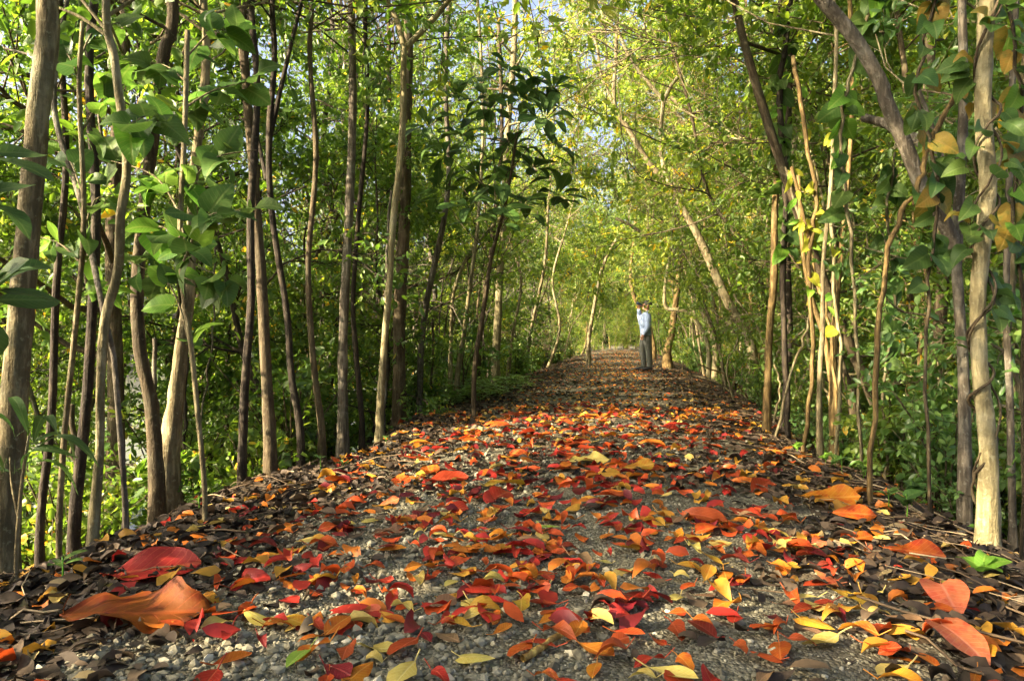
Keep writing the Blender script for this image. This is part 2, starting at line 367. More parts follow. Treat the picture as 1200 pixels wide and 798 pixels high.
# ------------------------------------------------------------------ setting: ground, path, water
def grid_mesh(name, us, ys, zf, mat):
    Y, U = np.meshgrid(ys, us, indexing='ij'); X = path_c(Y) + U
    Z = zf(X, Y, U); V = np.stack([X, Y, Z], -1).reshape(-1, 3)
    nx = len(us); ny = len(ys)
    i = np.arange(ny - 1)[:, None] * nx; j = np.arange(nx - 1)[None, :]
    F = np.stack([i + j, i + j + 1, i + nx + j + 1, i + nx + j], -1).reshape(-1, 4)
    return mesh_from(name, V, F, mat)
us = np.concatenate([-np.geomspace(3, 400, 26)[::-1], np.linspace(-2.95, 2.95, 170), np.geomspace(3, 400, 26)])
ys = np.concatenate([-np.geomspace(1, 300, 14)[::-1], np.linspace(-0.9, 0.6, 14), np.linspace(0.65, 4, 110), np.geomspace(4.05, 24, 120), np.geomspace(24.6, 700, 60)])
g = obj('ground', grid_mesh('ground', us, ys, lambda X, Y, U: ground_z(X, Y), ground_mat())); g['kind'] = 'structure'
def path_z(x, y):
    x = np.asarray(x, float); y = np.asarray(y, float); u = x - path_c(y)
    edge = np.where(u < 0, 0.92, 1.0) + 0.03 * np.clip(y - 3, 0, 22) + 0.14 * np.sin(1.7 * y + 1) + 0.08 * np.sin(5.1 * y)
    return ground_z(x, y) + 0.008 - 0.05 * np.clip((np.abs(u) - edge) / 0.35, 0, 1)
pus = np.linspace(-2.2, 2.2, 130); pys = np.concatenate([np.linspace(-0.9, 0.6, 14), np.linspace(0.65, 4, 110), np.geomspace(4.05, 95, 150)])
p = obj('path', grid_mesh('path', pus, pys, lambda X, Y, U: path_z(X, Y), path_mat())); p['kind'] = 'structure'
def top_z(x, y): return np.maximum(ground_z(x, y), path_z(x, y))
MW = water_mat(); WZ = -0.80
for sx, y0, y1 in ((-1, -200, 600), (1, -200, 600)):
    V = []
    for yy in (y0, y1):
        for uu in (1.9, 380): V.append((path_c(yy) + sx * uu, yy, WZ))
    w = obj('water', mesh_from('water', V, np.array([[0, 1, 3, 2]] if sx > 0 else [[0, 2, 3, 1]]), MW)); w['kind'] = 'structure'

# ------------------------------------------------------------------ foliage builders
def leaf_batch(P, D, N, L, W, fold=0.18, droop=0.12):
    """many small leaves: 6 verts, 2 quads each, folded on the midrib and drooping to the tip"""
    n = len(P); D = norm(D); N = norm(N - (N * D).sum(-1, keepdims=True) * D); S = np.cross(N, D)
    L = L[:, None]; W = W[:, None]
    def pt(t, s, h): return P + D * t * L + S * s * W + N * (h * L)
    V = np.stack([pt(0, 0, 0), pt(0.32, 0.5, fold * 0.35), pt(0.72, 0.42, fold * 0.3 - droop * 0.5), pt(1, 0, -droop), pt(0.72, -0.42, fold * 0.3 - droop * 0.5), pt(0.32, -0.5, fold * 0.35)], 1)
    b = np.arange(n)[:, None] * 6
    F = np.concatenate([b + np.array([[0, 3, 2, 1]]), b + np.array([[0, 5, 4, 3]])])
    return V.reshape(-1, 3), F

def spray(T0, T1, per, L, spread=0.5, aspect=0.42, up=0.7, down=0.15, r=rng):
    """leaves set along twigs T0->T1 (arrays)"""
    n = len(T0); k = n * per
    t = np.tile(np.linspace(0.15, 1.05, per), n) + r.normal(0, 0.05, k)
    A = np.repeat(T0, per, 0); B = np.repeat(T1, per, 0); ax = norm(B - A)
    P = A + (B - A) * t[:, None] + r.normal(0, 0.012, (k, 3))
    D = norm(ax * r.uniform(0.1, 0.9, (k, 1)) + norm(r.normal(0, 1, (k, 3))) * spread * 1.6 + np.array([0, 0, -down]))
    N = norm(np.array([0, 0, up]) + r.normal(0, 0.5, (k, 3)))
    Ls = L * r.uniform(0.55, 1.2, k); Ws = Ls * aspect * r.uniform(0.8, 1.2, k)
    a = np.clip(np.repeat(r.normal(0.42, 0.16, n), per) + r.normal(0, 0.14, k), 0, 0.93)
    a = np.where(r.random(k) < 0.012, 0.99, a)
    return P, D, N, Ls, Ws, a

def crown_mesh(name, T0, T1, per, L, mat, **kw):
    P, D, N, Ls, Ws, a = spray(T0, T1, per, L, **kw)
    V, F = leaf_batch(P, D, N, Ls, Ws)
    return mesh_from(name, V, F, mat, np.repeat(a, 6), True)

def make_template(seed, H, r0, c0, nb, blen, nsub, ntw, per, L, mat, bark, wander=0.25, lean=(0, 0), twl=0.42, rise=0.5, aspect=0.42, skirt=0.0):
    """tree with its foot at the origin -> (trunk mesh, crown mesh)"""
    r = np.random.default_rng(seed)
    k = 8; zt = np.linspace(0, 1, k)
    off = np.cumsum(r.normal(0, wander / k * 1.6, (k, 2)), 0); off -= off[0]
    P = np.stack([off[:, 0] + lean[0] * zt * H, off[:, 1] + lean[1] * zt * H, zt * H - 0.25], -1)
    rad = r0 * (1 - 0.78 * zt); rad[0] *= 1.35
    mb = MB(); Pc, rc = catmull(P, rad, 4); mb.tube(Pc, rc, 9, wob=0.04)
    T0 = []; T1 = []
    for i in range(nb):
        f = c0 + (1 - c0) * (i + r.random()) / nb
        j = min(int(f * (len(Pc) - 1)), len(Pc) - 2); b0 = Pc[j]; rb = rc[j] * 0.5
        az = r.uniform(0, 2 * math.pi); el = r.uniform(0.05, 0.9) * rise * 2 - (1 - f) * 0.35
        d = np.array([math.cos(az) * math.cos(el), math.sin(az) * math.cos(el), math.sin(el)])
        bl = blen * r.uniform(0.55, 1.15) * (1.0 - 0.45 * max(0, (f - 0.6) / 0.4)) * (1 + skirt * (1 - f))
        pts = [b0]; dd = d.copy()
        for s in range(4):
            dd = norm(dd + r.normal(0, 0.22, 3) + np.array([0, 0, 0.06])); pts.append(pts[-1] + dd * bl / 4)
        pts = np.array(pts); mb.tube(pts, np.linspace(max(rb, 0.008), 0.005, 5), 5)
        for s in range(nsub):
            q = r.uniform(0.3, 1.0); m = min(int(q * 4), 3); sp = pts[m] + (pts[m + 1] - pts[m]) * (q * 4 - m)
            sd_ = norm(dd + norm(r.normal(0, 1, 3)) * 0.9); sl = bl * r.uniform(0.25, 0.5)
            e = sp + sd_ * sl + np.array([0, 0, r.normal(0, 0.05)])
            mb.tube(np.array([sp, (sp + e) / 2 + r.normal(0, 0.03, 3), e]), [0.007, 0.005, 0.003], 4)
            for w_ in range(ntw):
                tq = r.uniform(0.3, 1.0); a0 = sp + (e - sp) * tq
                td = norm(sd_ * 0.7 + norm(r.normal(0, 1, 3)) + np.array([0, 0, -0.05]))
                T0.append(a0); T1.append(a0 + td * twl * r.uniform(0.6, 1.2))
    T0 = np.array(T0); T1 = np.array(T1)
    for a_, b_ in zip(T0[::2], T1[::2]): mb.tube(np.array([a_, b_]), [0.0035, 0.002], 3)
    return mb.mesh('trunk', bark), crown_mesh('crown', T0, T1, per, L, mat, aspect=aspect, r=r)

TREES = [make_template(100 + i, H, r0, c0, nb, bl, 4, 6, 15, 0.095, M_DARK, B_BROWN, wander=wd) for i, (H, r0, c0, nb, bl, wd) in enumerate([
    (9.0, 0.055, 0.16, 34, 1.6, 0.5), (10.5, 0.065, 0.20, 36, 1.8, 0.6), (8.0, 0.045, 0.14, 32, 1.5, 0.7), (11.5, 0.075, 0.20, 38, 1.9, 0.5), (9.5, 0.055, 0.12, 36, 1.6, 0.9), (12.5, 0.08, 0.22, 38, 2.1, 0.6)])]
OVER = [make_template(150 + i, H, r0, 0.40, nb, bl, 5, 6, 15, 0.09, M_YEL, B_TAN, wander=0.8, rise=0.4) for i, (H, r0, nb, bl) in enumerate([(8.5, 0.036, 26, 2.3), (10.0, 0.042, 28, 2.5), (7.5, 0.033, 24, 2.1)])]
SAPS = [make_template(200 + i, H, r0, c0, nb, bl, 4, 5, 12, 0.075, M_DARK, B_BROWN, wander=wd, twl=0.34) for i, (H, r0, c0, nb, bl, wd) in enumerate([
    (4.2, 0.028, 0.12, 18, 0.95, 0.4), (5.2, 0.035, 0.18, 20, 1.1, 0.6), (3.6, 0.024, 0.10, 16, 0.85, 0.4), (6.0, 0.04, 0.2, 22, 1.2, 0.5), (4.8, 0.03, 0.08, 20, 1.0, 0.7)])]

def shrub_template(seed, ns, h, sp, per, L, mat, aspect=0.45):
    r = np.random.default_rng(seed); mb = MB(); T0 = []; T1 = []
    for i in range(ns):
        az = r.uniform(0, 6.28); s = r.uniform(0.1, 1) * sp; hh = h * r.uniform(0.5, 1.1)
        P = np.array([[0.06 * math.cos(az), 0.06 * math.sin(az), -0.15], [0.4 * s * math.cos(az), 0.4 * s * math.sin(az), hh * 0.55], [s * math.cos(az), s * math.sin(az), hh]]) + r.normal(0, 0.03, (3, 3))
        P[0, 2] = -0.15
        Pc, rc = catmull(P, [0.012, 0.008, 0.004], 3); mb.tube(Pc, rc, 5)
        for q in range(7):
            j = r.integers(2, len(Pc)); a0 = Pc[j]; td = norm(norm(r.normal(0, 1, 3)) + np.array([0, 0, 0.25]))
            T0.append(a0); T1.append(a0 + td * r.uniform(0.15, 0.32)); mb.tube(np.array([T0[-1], T1[-1]]), [0.003, 0.002], 3)
    return mb.mesh('stems', B_BROWN), crown_mesh('foliage', np.array(T0), np.array(T1), per, L, mat, aspect=aspect, r=r)
SHRUBS = [shrub_template(300 + i, ns, h, sp, 9, L, M_MID, 0.5) for i, (ns, h, sp, L) in enumerate([(14, 0.75, 0.5, 0.085), (18, 1.05, 0.65, 0.095), (12, 0.5, 0.45, 0.075), (22, 1.4, 0.8, 0.09)])]

def put(tpl, name, parts, loc, rz, s, label, cat, group, leafmat, bark, tilt=(0, 0), zs=1.0):
    t = thing(name, label, cat, loc, group)
    t.rotation_mode = 'ZYX'; t.rotation_euler = (tilt[0], tilt[1], rz); t.scale = (s, s, s * zs)
    for me, nm, mt in zip(tpl, parts, (bark, leafmat)):
        o = bpy.data.objects.new(nm, me); link(o, t)
        o.material_slots[0].link = 'OBJECT'; o.material_slots[0].material = mt
        if nm in ('crown', 'foliage'): o['kind'] = 'stuff'
    return t

# sun lanes where trees are left out to light the path and thicket
BEAMS = [(np.array([0.45, 5.6, 0.0]), 0.55), (np.array([0.75, 5.6, 0.0]), 0.5), (np.array([2.2, 5.3, 1.0]), 0.6)]
SV = np.array(SUN)
def in_beam(x, y, rad, z0, z1):
    h = SV[:2] / np.linalg.norm(SV[:2])
    for p0, br in BEAMS:
        v = np.array([x, y]) - p0[:2]; t = v @ h
        if t < 0: continue
        if abs(v[0] * h[1] - v[1] * h[0]) < rad * 0.5 + br * 0.5:
            z = p0[2] + t * SV[2] / np.linalg.norm(SV[:2])
            if z0 - 0.3 < z < z1 + 0.3: return True
    return False

# ------------------------------------------------------------------ trees that can be told apart
SHORT = []
def named_tree(label, pts, w, d, bark, name='tree', cat='tree', branches=(), top=5.5, crown=True, seed=0, mat=None, sides=10, base_ground=True, group=None, wob=0.05):
    """pts: (px,py) of the stem from foot to the highest visible point; d: depth (number or list); w: stem width in px (number or list)"""
    r = np.random.default_rng(1000 + seed)
    n = len(pts); dl = [d] * n if np.isscalar(d) else list(d); wl_ = [w] * n if np.isscalar(w) else list(w)
    P = np.array([pix(a, b, dd) for (a, b), dd in zip(pts, dl)])
    P[:, 1] += np.concatenate([[0], r.normal(0, 0.01, n - 1)])
    rad = 0.8 * np.array([0.5 * ww / 800 * dd for ww, dd in zip(wl_, dl)])
    zb = gz(P[0, 0], P[0, 1])
    if base_ground:
        foot = P[0].copy(); foot[2] = zb
        if P[0, 2] - zb > 0.12: P = np.concatenate([[foot], P]); rad = np.concatenate([[rad[0] * 1.15], rad])
        else: P[0, 2] = zb
        under = P[0] - np.array([0.0, 0.0, 0.22]); P = np.concatenate([[under], P]); rad = np.concatenate([[rad[0] * 1.9], rad])
        rad[1] *= 1.3
    base = np.array([P[0 if not base_ground else 1][0], P[0 if not base_ground else 1][1], zb])
    vis = len(P) - 1
    if top > P[-1, 2] + 0.5:
        dirn = norm(P[-1] - P[-2]); dirn = norm(dirn + np.array([0, 0, 0.8]))
        h = top - P[-1, 2]; m = max(2, int(h / 1.0)); r_top = rad[-1]
        for i in range(m):
            dirn = norm(dirn + r.normal(0, 0.12, 3) + np.array([0, 0, 0.15])); P = np.concatenate([P, [P[-1] + dirn * h / m]]); rad = np.append(rad, r_top * (1 - 0.6 * (i + 1) / m))
    SHORT.append((base[0], base[1], ' '.join(label.split(',')[0].split()[:5])))
    t = thing(name, label, cat, base, group)
    mb = MB(); Pc, rc = catmull(P, rad, 5); mb.tube(Pc, rc, sides, wob=wob)
    for bp, bw, bd in branches:
        bd = [bd] * len(bp) if np.isscalar(bd) else bd
        Q = np.array([pix(a, b, dd) for (a, b), dd in zip(bp, bd)]); br = np.linspace(0.5 * bw[0] / 800 * bd[0], 0.5 * bw[1] / 800 * bd[-1], len(Q))
        Qc, qc = catmull(Q, br, 5); mb.tube(Qc, qc, 7, wob=0.04)
    T0 = []; T1 = []
    if crown:
        tips = [Pc[-1 - i] for i in range(0, min(14, len(Pc) - 1), 1)]
        for i in range(12):
            a0 = tips[r.integers(0, len(tips))]; az = r.uniform(0, 6.28); el = r.uniform(-0.1, 0.9)
            dd_ = np.array([math.cos(az) * math.cos(el), math.sin(az) * math.cos(el), math.sin(el)]); e = a0 + dd_ * r.uniform(0.6, 1.6)
            mb.tube(np.array([a0, (a0 + e) / 2 + r.normal(0, 0.06, 3), e]), [rad[-1] * 0.5 + 0.004, 0.006, 0.004], 5)
            for q in range(7):
                s0 = a0 + (e - a0) * r.uniform(0.35, 1.0); T0.append(s0); T1.append(s0 + norm(dd_ + norm(r.normal(0, 1, 3))) * r.uniform(0.25, 0.5))
    o = obj('trunk', mb.mesh('trunk', bark, off=base), t)
    if crown:
        c = obj('crown', crown_mesh('crown', np.array(T0) - base, np.array(T1) - base, 12, 0.09, mat or M_DARK, r=r), t); c['kind'] = 'stuff'
    return t

N = named_tree
N('stout tan-barked tree with a knot hole, at the edge of the leafy bank', [(6, 632), (14, 470), (30, 300), (46, 130), (50, -20)], [38, 34, 31, 29, 28], 2.25, B_TAN, seed=1, sides=14, top=6)
N('thin pale sinuous sapling with an S bend and a bracket at its foot', [(108, 614), (117, 520), (121, 440), (121, 368), (138, 310), (143, 250), (146, 180), (131, 60), (126, -20)], [14, 12, 12, 14, 13, 13, 12, 12, 11], 2.42, B_PALE, seed=2, top=4.2,
  branches=[([(124, 35), (95, 15), (60, 0)], (5, 3), 2.42)])
N('straight thin grey stem rising beside the pale sinuous sapling', [(147, 584), (142, 490), (133, 410), (125, 366), (95, 230), (62, 100)], [8, 8, 8, 8, 9, 8], [2.5, 2.5, 2.5, 2.5, 2.9, 3.1], B_GREY, seed=3, top=3.6)
N('dark leaning trunk behind the pale sinuous sapling', [(88, 604), (100, 480), (106, 400), (112, 240), (104, 90), (110, -20)], [17, 15, 14, 13, 12, 12], 3.15, B_DARK, seed=4)
N('black thin trunk in front of the bright water', [(48, 604), (62, 480), (66, 330), (78, 180), (70, 0)], [12, 11, 10, 9, 8], 3.3, B_DARK, seed=5)
N('bent dark trunk with a rusty flush near its foot', [(184, 566), (176, 470), (166, 400), (160, 320), (172, 190), (190, 60), (200, -20)], [22, 19, 18, 18, 17, 17, 16], 3.55, B_BROWN, seed=6)
N('rough-barked trunk with a flared foot on the bank', [(196, 548), (206, 470), (214, 400), (222, 330), (226, 200), (240, 80), (236, -20)], [38, 22, 19, 16, 13, 12, 11], 3.7, B_TAN, seed=7)
N('slim charcoal trunk beside a thicker brown one', [(284, 528), (288, 438), (295, 344), (292, 240), (300, 100), (296, -20)], [13, 12, 11, 11, 10, 9], 4.15, B_DARK, seed=8)
N('brown trunk with smooth lower stem, standing at the waterside', [(317, 520), (312, 440), (306, 330), (300, 250), (296, 180), (288, 100), (286, -20)], [19, 16, 15, 14, 14, 13, 12], 4.3, B_BROWN, seed=9)
N('forked thin dark trunk among dense leaves', [(352, 502), (342, 430), (336, 363), (318, 240), (316, 150), (321, 60), (320, -20)], [11, 10, 9, 9, 9, 8, 8], 4.9, B_DARK, seed=10,
  branches=[([(317, 150), (335, 70), (352, 0), (360, -30)], (6, 4), 4.9), ([(312, 205), (300, 150), (285, 100)], (5, 3), [4.9, 5.1, 5.3])])
N('slender curved brown trunk on the crest of the bank', [(377, 498), (370, 440), (364, 380), (362, 300), (370, 180), (362, 60), (366, -20)], [11, 9, 9, 8, 8, 7, 7], 5.0, B_BROWN, seed=11)
N('grey upright trunk with vertical fissures', [(402, 492), (402, 400), (406, 300), (411, 180), (414, 90), (412, -20)], [16, 14, 13, 12, 11, 11], 5.5, B_GREY, seed=12)
N('thin black trunk just beside the fissured grey trunk', [(424, 484), (418, 420), (414, 350), (420, 250), (430, 120), (428, 0)], [8, 8, 7, 7, 6, 6], 5.8, B_DARK, seed=13)
N('pale yellowish curving trunk that forks high above the bank', [(445, 490), (448, 430), (455, 344), (461, 250), (468, 190), (472, 130), (473, 48)], [12, 10, 10, 10, 10, 10, 9], 5.3, B_PALE, seed=14, top=1.0, crown=False,
  branches=[([(473, 50), (466, 20), (453, -5), (446, -40)], (8, 6), 5.3), ([(473, 52), (490, 35), (508, 16), (530, -10), (550, -30)], (8, 5), 5.3)])
N('thick brown trunk standing behind the pale curving trunk', [(468, 470), (468, 400), (469, 344), (474, 250), (476, 150), (478, 40), (476, -20)], [21, 18, 18, 17, 16, 15, 14], 6.9, B_BROWN, seed=15)
N('grey-blue leaning trunk with a crooked middle', [(492, 458), (494, 400), (500, 348), (512, 290), (521, 245), (526, 188), (522, 90), (528, -20)], [10, 9, 9, 9, 8, 7, 7, 7], 7.8, B_GREY, seed=16)
N('thin straw-coloured leaning stem above the fern clump', [(536, 434), (543, 390), (549, 344), (556, 290), (561, 240), (566, 130), (560, 0)], [8, 7, 6, 6, 5, 5, 5], 8.6, B_PALE, seed=17, mat=M_MID)
N('arched pale stem behind the fern clump', [(528, 412), (530, 350), (536, 322), (552, 288), (590, 245)], [6, 5, 5, 5, 4], 9.2, B_PALE, seed=18, crown=False, top=0)
N('reddish brown leaning trunk beside a mottled pale one', [(561, 412), (566, 360), (571, 330), (578, 265), (588, 150), (584, 20)], [8, 7, 7, 7, 6, 6], 11, B_BROWN, seed=19)
N('mottled pale grey trunk rising straight beside the path', [(581, 420), (584, 360), (586, 310), (591, 240), (594, 160), (602, 60), (604, -30)], [13, 11, 11, 10, 9, 9, 8], 11.8, B_PALE, seed=20, mat=M_MID)
N('leaning brown tree arching over the far path', [(690, 392), (697, 350), (704, 315), (716, 285), (735, 255)], [6, 5, 5, 4, 4], 21, B_TAN, seed=21, mat=M_MID, top=8)
# right-hand side
N('pale smooth trunk wrapped in thin vines at the path edge', [(1156, 618), (1153, 520), (1149, 420), (1150, 330), (1156, 220), (1158, 110), (1161, -20)], [28, 23, 21, 21, 22, 22, 22], 2.38, B_PALE, seed=30, sides=14, mat=M_MID, top=5)
N('grey trunk with two heavy boughs bending over the path', [(1130, 590), (1128, 440), (1123, 330), (1122, 280)], [17, 15, 14, 15], 3.0, B_GREY, seed=31, crown=False, top=0, branches=[
  ([(1122, 290), (1105, 250), (1080, 210), (1060, 160), (1040, 115), (1030, 85), (1000, 35), (962, -10), (940, -50)], (17, 16), 3.0),
  ([(1121, 300), (1126, 200), (1130, 110), (1128, -20)], (13, 9), 3.05),
  ([(1112, 215), (1090, 170), (1060, 150), (1035, 138), (1012, 132)], (15, 10), [3.3, 3.4, 3.5, 3.6, 3.7]),
  ([(1118, 225), (1100, 165), (1083, 115), (1070, 80)], (7, 4), 3.0)])
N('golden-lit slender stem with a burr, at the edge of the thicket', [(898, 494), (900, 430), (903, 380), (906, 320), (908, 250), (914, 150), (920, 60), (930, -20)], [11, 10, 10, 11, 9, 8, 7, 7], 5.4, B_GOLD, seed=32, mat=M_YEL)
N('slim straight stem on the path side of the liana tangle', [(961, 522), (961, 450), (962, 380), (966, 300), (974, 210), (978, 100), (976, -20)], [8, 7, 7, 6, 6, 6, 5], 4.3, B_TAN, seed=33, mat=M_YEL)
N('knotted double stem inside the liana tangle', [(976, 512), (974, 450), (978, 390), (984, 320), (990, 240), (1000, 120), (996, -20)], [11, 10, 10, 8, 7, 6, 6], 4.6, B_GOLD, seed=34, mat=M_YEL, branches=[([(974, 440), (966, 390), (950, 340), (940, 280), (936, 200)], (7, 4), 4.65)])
N('wide-branching tree leaning over the path with a forked crown', [(880, 400), (852, 347), (826, 287), (810, 255), (786, 212), (774, 165), (778, 110)], [15, 13, 12, 10, 8, 6, 6], 11.5, B_TAN, seed=35, crown=False, top=0, branches=[
  ([(778, 112), (790, 90), (808, 71), (835, 38), (863, 11), (880, -20)], (5, 3), 11.5), ([(807, 72), (808, 40), (806, 0), (812, -30)], (4, 3), 11.5),
  ([(778, 112), (755, 85), (735, 55), (722, 20), (715, -20)], (5, 3), 11.5), ([(786, 108), (812, 130), (840, 150)], (5, 3), 11.5),
  ([(784, 209), (764, 190), (750, 169), (736, 145), (720, 116), (722, 60), (724, 0)], (8, 4), 11.8), ([(720, 118), (704, 80), (700, 50), (688, 20)], (4, 3), 11.8)])
N('bowed yellowish trunk in the thicket behind the walker', [(838, 400), (828, 370), (820, 352), (804, 322), (790, 304), (776, 288), (745, 262), (722, 250)], [8, 8, 7, 7, 6, 6, 5, 4], 16.5, B_TAN, seed=36, crown=False, top=0, branches=[([(790, 304), (789, 270), (790, 230), (792, 180)], (6, 4), 16.5)])
N('crooked pale branchy stem bent like an elbow near the walker', [(830, 402), (823, 381), (812, 366), (798, 358), (781, 355), (779, 335), (782, 312), (788, 280)], [6, 6, 6, 6, 6, 5, 5, 4], 15.5, B_PALE, seed=37, crown=False, top=0)
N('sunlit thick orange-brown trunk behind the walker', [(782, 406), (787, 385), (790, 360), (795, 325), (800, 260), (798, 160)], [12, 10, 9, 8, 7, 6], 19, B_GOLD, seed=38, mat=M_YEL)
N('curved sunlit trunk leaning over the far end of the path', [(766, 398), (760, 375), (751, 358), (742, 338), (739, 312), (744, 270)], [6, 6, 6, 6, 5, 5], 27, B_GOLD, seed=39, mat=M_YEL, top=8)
N('dark ivy-clad trunk behind the yellow liana leaves', [(920, 470), (925, 380), (922, 280), (924, 180), (926, 80), (932, -20)], [10, 10, 10, 9, 9, 8], 5.9, B_DARK, seed=40, mat=M_MID)
N('grey thin trunk beyond the vine-wrapped trunk', [(1186, 600), (1184, 470), (1180, 330), (1184, 180), (1190, 0)], [10, 10, 9, 9, 8], 2.9, B_GREY, seed=41, mat=M_MID)
N('red-brown trunk in the shadowed thicket behind the grey boughs', [(1096, 560), (1092, 470), (1098, 380), (1104, 260), (1090, 120), (1095, -20)], [26, 22, 18, 16, 15, 14], 4.4, B_BROWN, seed=42, mat=M_MID)
N('crooked brown stem leaning in the shadowed thicket', [(1060, 545), (1075, 450), (1070, 360), (1052, 250), (1060, 100), (1050, -10)], [12, 10, 9, 9, 8, 8], 5.0, B_BROWN, seed=43, mat=M_MID)

# ------------------------------------------------------------------ the forest around them
placed = []; SCN = 0
def far_enough(x, y, dmin):
    for a, b in placed:
        if (a - x) ** 2 + (b - y) ** 2 < dmin * dmin: return False
    placed.append((x, y)); return True
def scatter(n, ufun, ymin, ymax, dmin, cb, tries=40, vis=True, margin=220):
    global SCN
    SCN += 1; random.seed(500 + SCN); k = 0; q = 0
    while k < n and q < n * tries:
        q += 1
        y = ymin * (ymax / ymin) ** random.random() if ymin > 0 else random.uniform(ymin, ymax)
        u = ufun(); x = path_c(y) + u
        if vis:
            px = 600 + x / y * 800
            if not -margin < px < 1200 + margin: continue
        if not far_enough(x, y, dmin): continue
        if cb(x, y, u): k += 1
BW = {B_TAN: 'tan', B_PALE: 'pale', B_BROWN: 'brown', B_DARK: 'black', B_GREY: 'grey', B_GOLD: 'golden'}
LWD = {M_DARK: 'deep green', M_MID: 'mid green', M_YEL: 'yellow-green', M_COOL: 'blue-green'}
NEAR = {'stout tan-barked tree with a': 'stout tan tree', 'thin pale sinuous sapling with': 'pale sinuous sapling', 'straight thin grey stem rising': 'straight grey stem', 'dark leaning trunk behind the': 'dark leaning trunk', 'black thin trunk in front': 'black thin trunk', 'bent dark trunk with a': 'rusty bent trunk', 'rough-barked trunk with a flared': 'flared rough trunk', 'slim charcoal trunk beside a': 'slim charcoal trunk', 'brown trunk with smooth lower': 'smooth brown trunk', 'forked thin dark trunk among': 'forked dark trunk', 'slender curved brown trunk on': 'slender curved trunk', 'grey upright trunk with vertical': 'fissured grey trunk', 'thin black trunk just beside': 'second black trunk', 'pale yellowish curving trunk that': 'pale forking trunk', 'thick brown trunk standing behind': 'thick brown trunk', 'grey-blue leaning trunk with a': 'crooked blue-grey trunk', 'thin straw-coloured leaning stem above': 'straw-coloured stem', 'arched pale stem behind the': 'arched pale stem', 'reddish brown leaning trunk beside': 'reddish leaning trunk', 'mottled pale grey trunk rising': 'mottled pale trunk', 'leaning brown tree arching over': 'arching brown tree', 'pale smooth trunk wrapped in': 'vine-wrapped trunk', 'grey trunk with two heavy': 'heavy grey boughs', 'golden-lit slender stem with a': 'golden burred stem', 'slim straight stem on the': 'slim straight stem', 'knotted double stem inside the': 'knotted double stem', 'wide-branching tree leaning over the': 'wide-branching leaning tree', 'bowed yellowish trunk in the': 'bowed yellowish trunk', 'crooked pale branchy stem bent': 'elbow-bent pale stem', 'sunlit thick orange-brown trunk behind': 'sunlit orange-brown trunk', 'curved sunlit trunk leaning over': 'far sunlit trunk', 'dark ivy-clad trunk behind the': 'dark ivy-clad trunk', 'grey thin trunk beyond the': 'grey thin trunk', 'red-brown trunk in the shadowed': 'red-brown shadowed trunk', 'crooked brown stem leaning in': 'crooked brown stem'}
def where(x, y):
    a, b, nm = min(SHORT, key=lambda q: (q[0] - x) ** 2 + (q[1] - y) ** 2); dd = math.hypot(a - x, b - y)
    rel = 'right beside' if dd < 0.9 else ('not far from' if dd < 2.2 else ('well behind' if y > b else 'away from'))
    return rel + ' the ' + NEAR.get(nm, nm)
PLACE = {'small-leaved': 'in the waterside stand', 'thin': 'under the waterside trees', 'yellow-green': 'in the sunlit thicket', 'bushy': 'in the sunlit thicket', 'leaning': 'arching over the path', 'hazy': 'at the far path end', 'low': 'lining the far path', 'distant mangrove': 'across the water', 'distant tree': 'deep behind the thicket'}
def own_label(kind, lm, bk, s, x, y, label):
    return '%s %s-barked %s %s %s %s' % ('large' if s > 0.98 else 'small', BW[bk], LWD[lm].replace(' ', '-'), kind, where(x, y), PLACE[' '.join(label.split()[:2])] if ' '.join(label.split()[:2]) in PLACE else PLACE[label.split()[0]])
def add_tree(x, y, label, group, mats, barks, smin=0.8, smax=1.1, beam=True, tmpl=TREES, H=9, rad=1.5, z0=2.2, lean=0.0):
    i = random.randrange(len(tmpl)); s = random.uniform(smin, smax)
    if beam and in_beam(x, y, rad * s, z0, H * s): return False
    tl = (random.gauss(0, 0.05), random.gauss(0, 0.05) + lean)
    lm, bk = random.choice(mats), random.choice(barks); put(tmpl[i], 'tree', ('trunk', 'crown'), (x, y, max(gz(x, y), -1.0)), random.uniform(0, 6.28), s, own_label('tree', lm, bk, s, x, y, label), 'tree', group, lm, bk, tl)
    return True
def add_sap(x, y, label, group, mats, barks, smin=0.75, smax=1.15, beam=True):
    i = random.randrange(len(SAPS)); s = random.uniform(smin, smax)
    if beam and in_beam(x, y, 0.9 * s, 0.2, 4.8 * s): return False
    lm, bk = random.choice(mats), random.choice(barks); put(SAPS[i], 'sapling', ('trunk', 'crown'), (x, y, max(gz(x, y), -1.0)), random.uniform(0, 6.28), s, own_label('sapling', lm, bk, s, x, y, label), 'sapling', group, lm, bk, (random.gauss(0, 0.06), random.gauss(0, 0.06)))
    return True
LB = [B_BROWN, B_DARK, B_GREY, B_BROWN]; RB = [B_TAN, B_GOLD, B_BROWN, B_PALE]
GL = 'trees in the dark stand by the water'; LL = 'small-leaved dark green tree in the dense stand by the water'
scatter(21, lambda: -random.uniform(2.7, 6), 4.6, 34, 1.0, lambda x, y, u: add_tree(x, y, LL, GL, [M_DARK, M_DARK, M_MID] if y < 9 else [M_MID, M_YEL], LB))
GS = 'understorey saplings by the water'; LS = 'thin leafy sapling of the understorey between waterside trunks'
scatter(56, lambda: -random.uniform(2.3, 5.5), 4.8, 30, 0.5, lambda x, y, u: u < -2.0 - 0.05 * min(y - 3, 14) and add_sap(x, y, LS, GS, [M_DARK, M_DARK, M_MID] if y < 9 else [M_MID, M_YEL, M_DARK], LB))
GR = 'trees in the sunlit thicket'; LR = 'yellow-green tree of the sunlit thicket beside the path'
GO = 'trees overhanging the path'; LO = 'leaning yellow-green tree whose crown arches over the path'
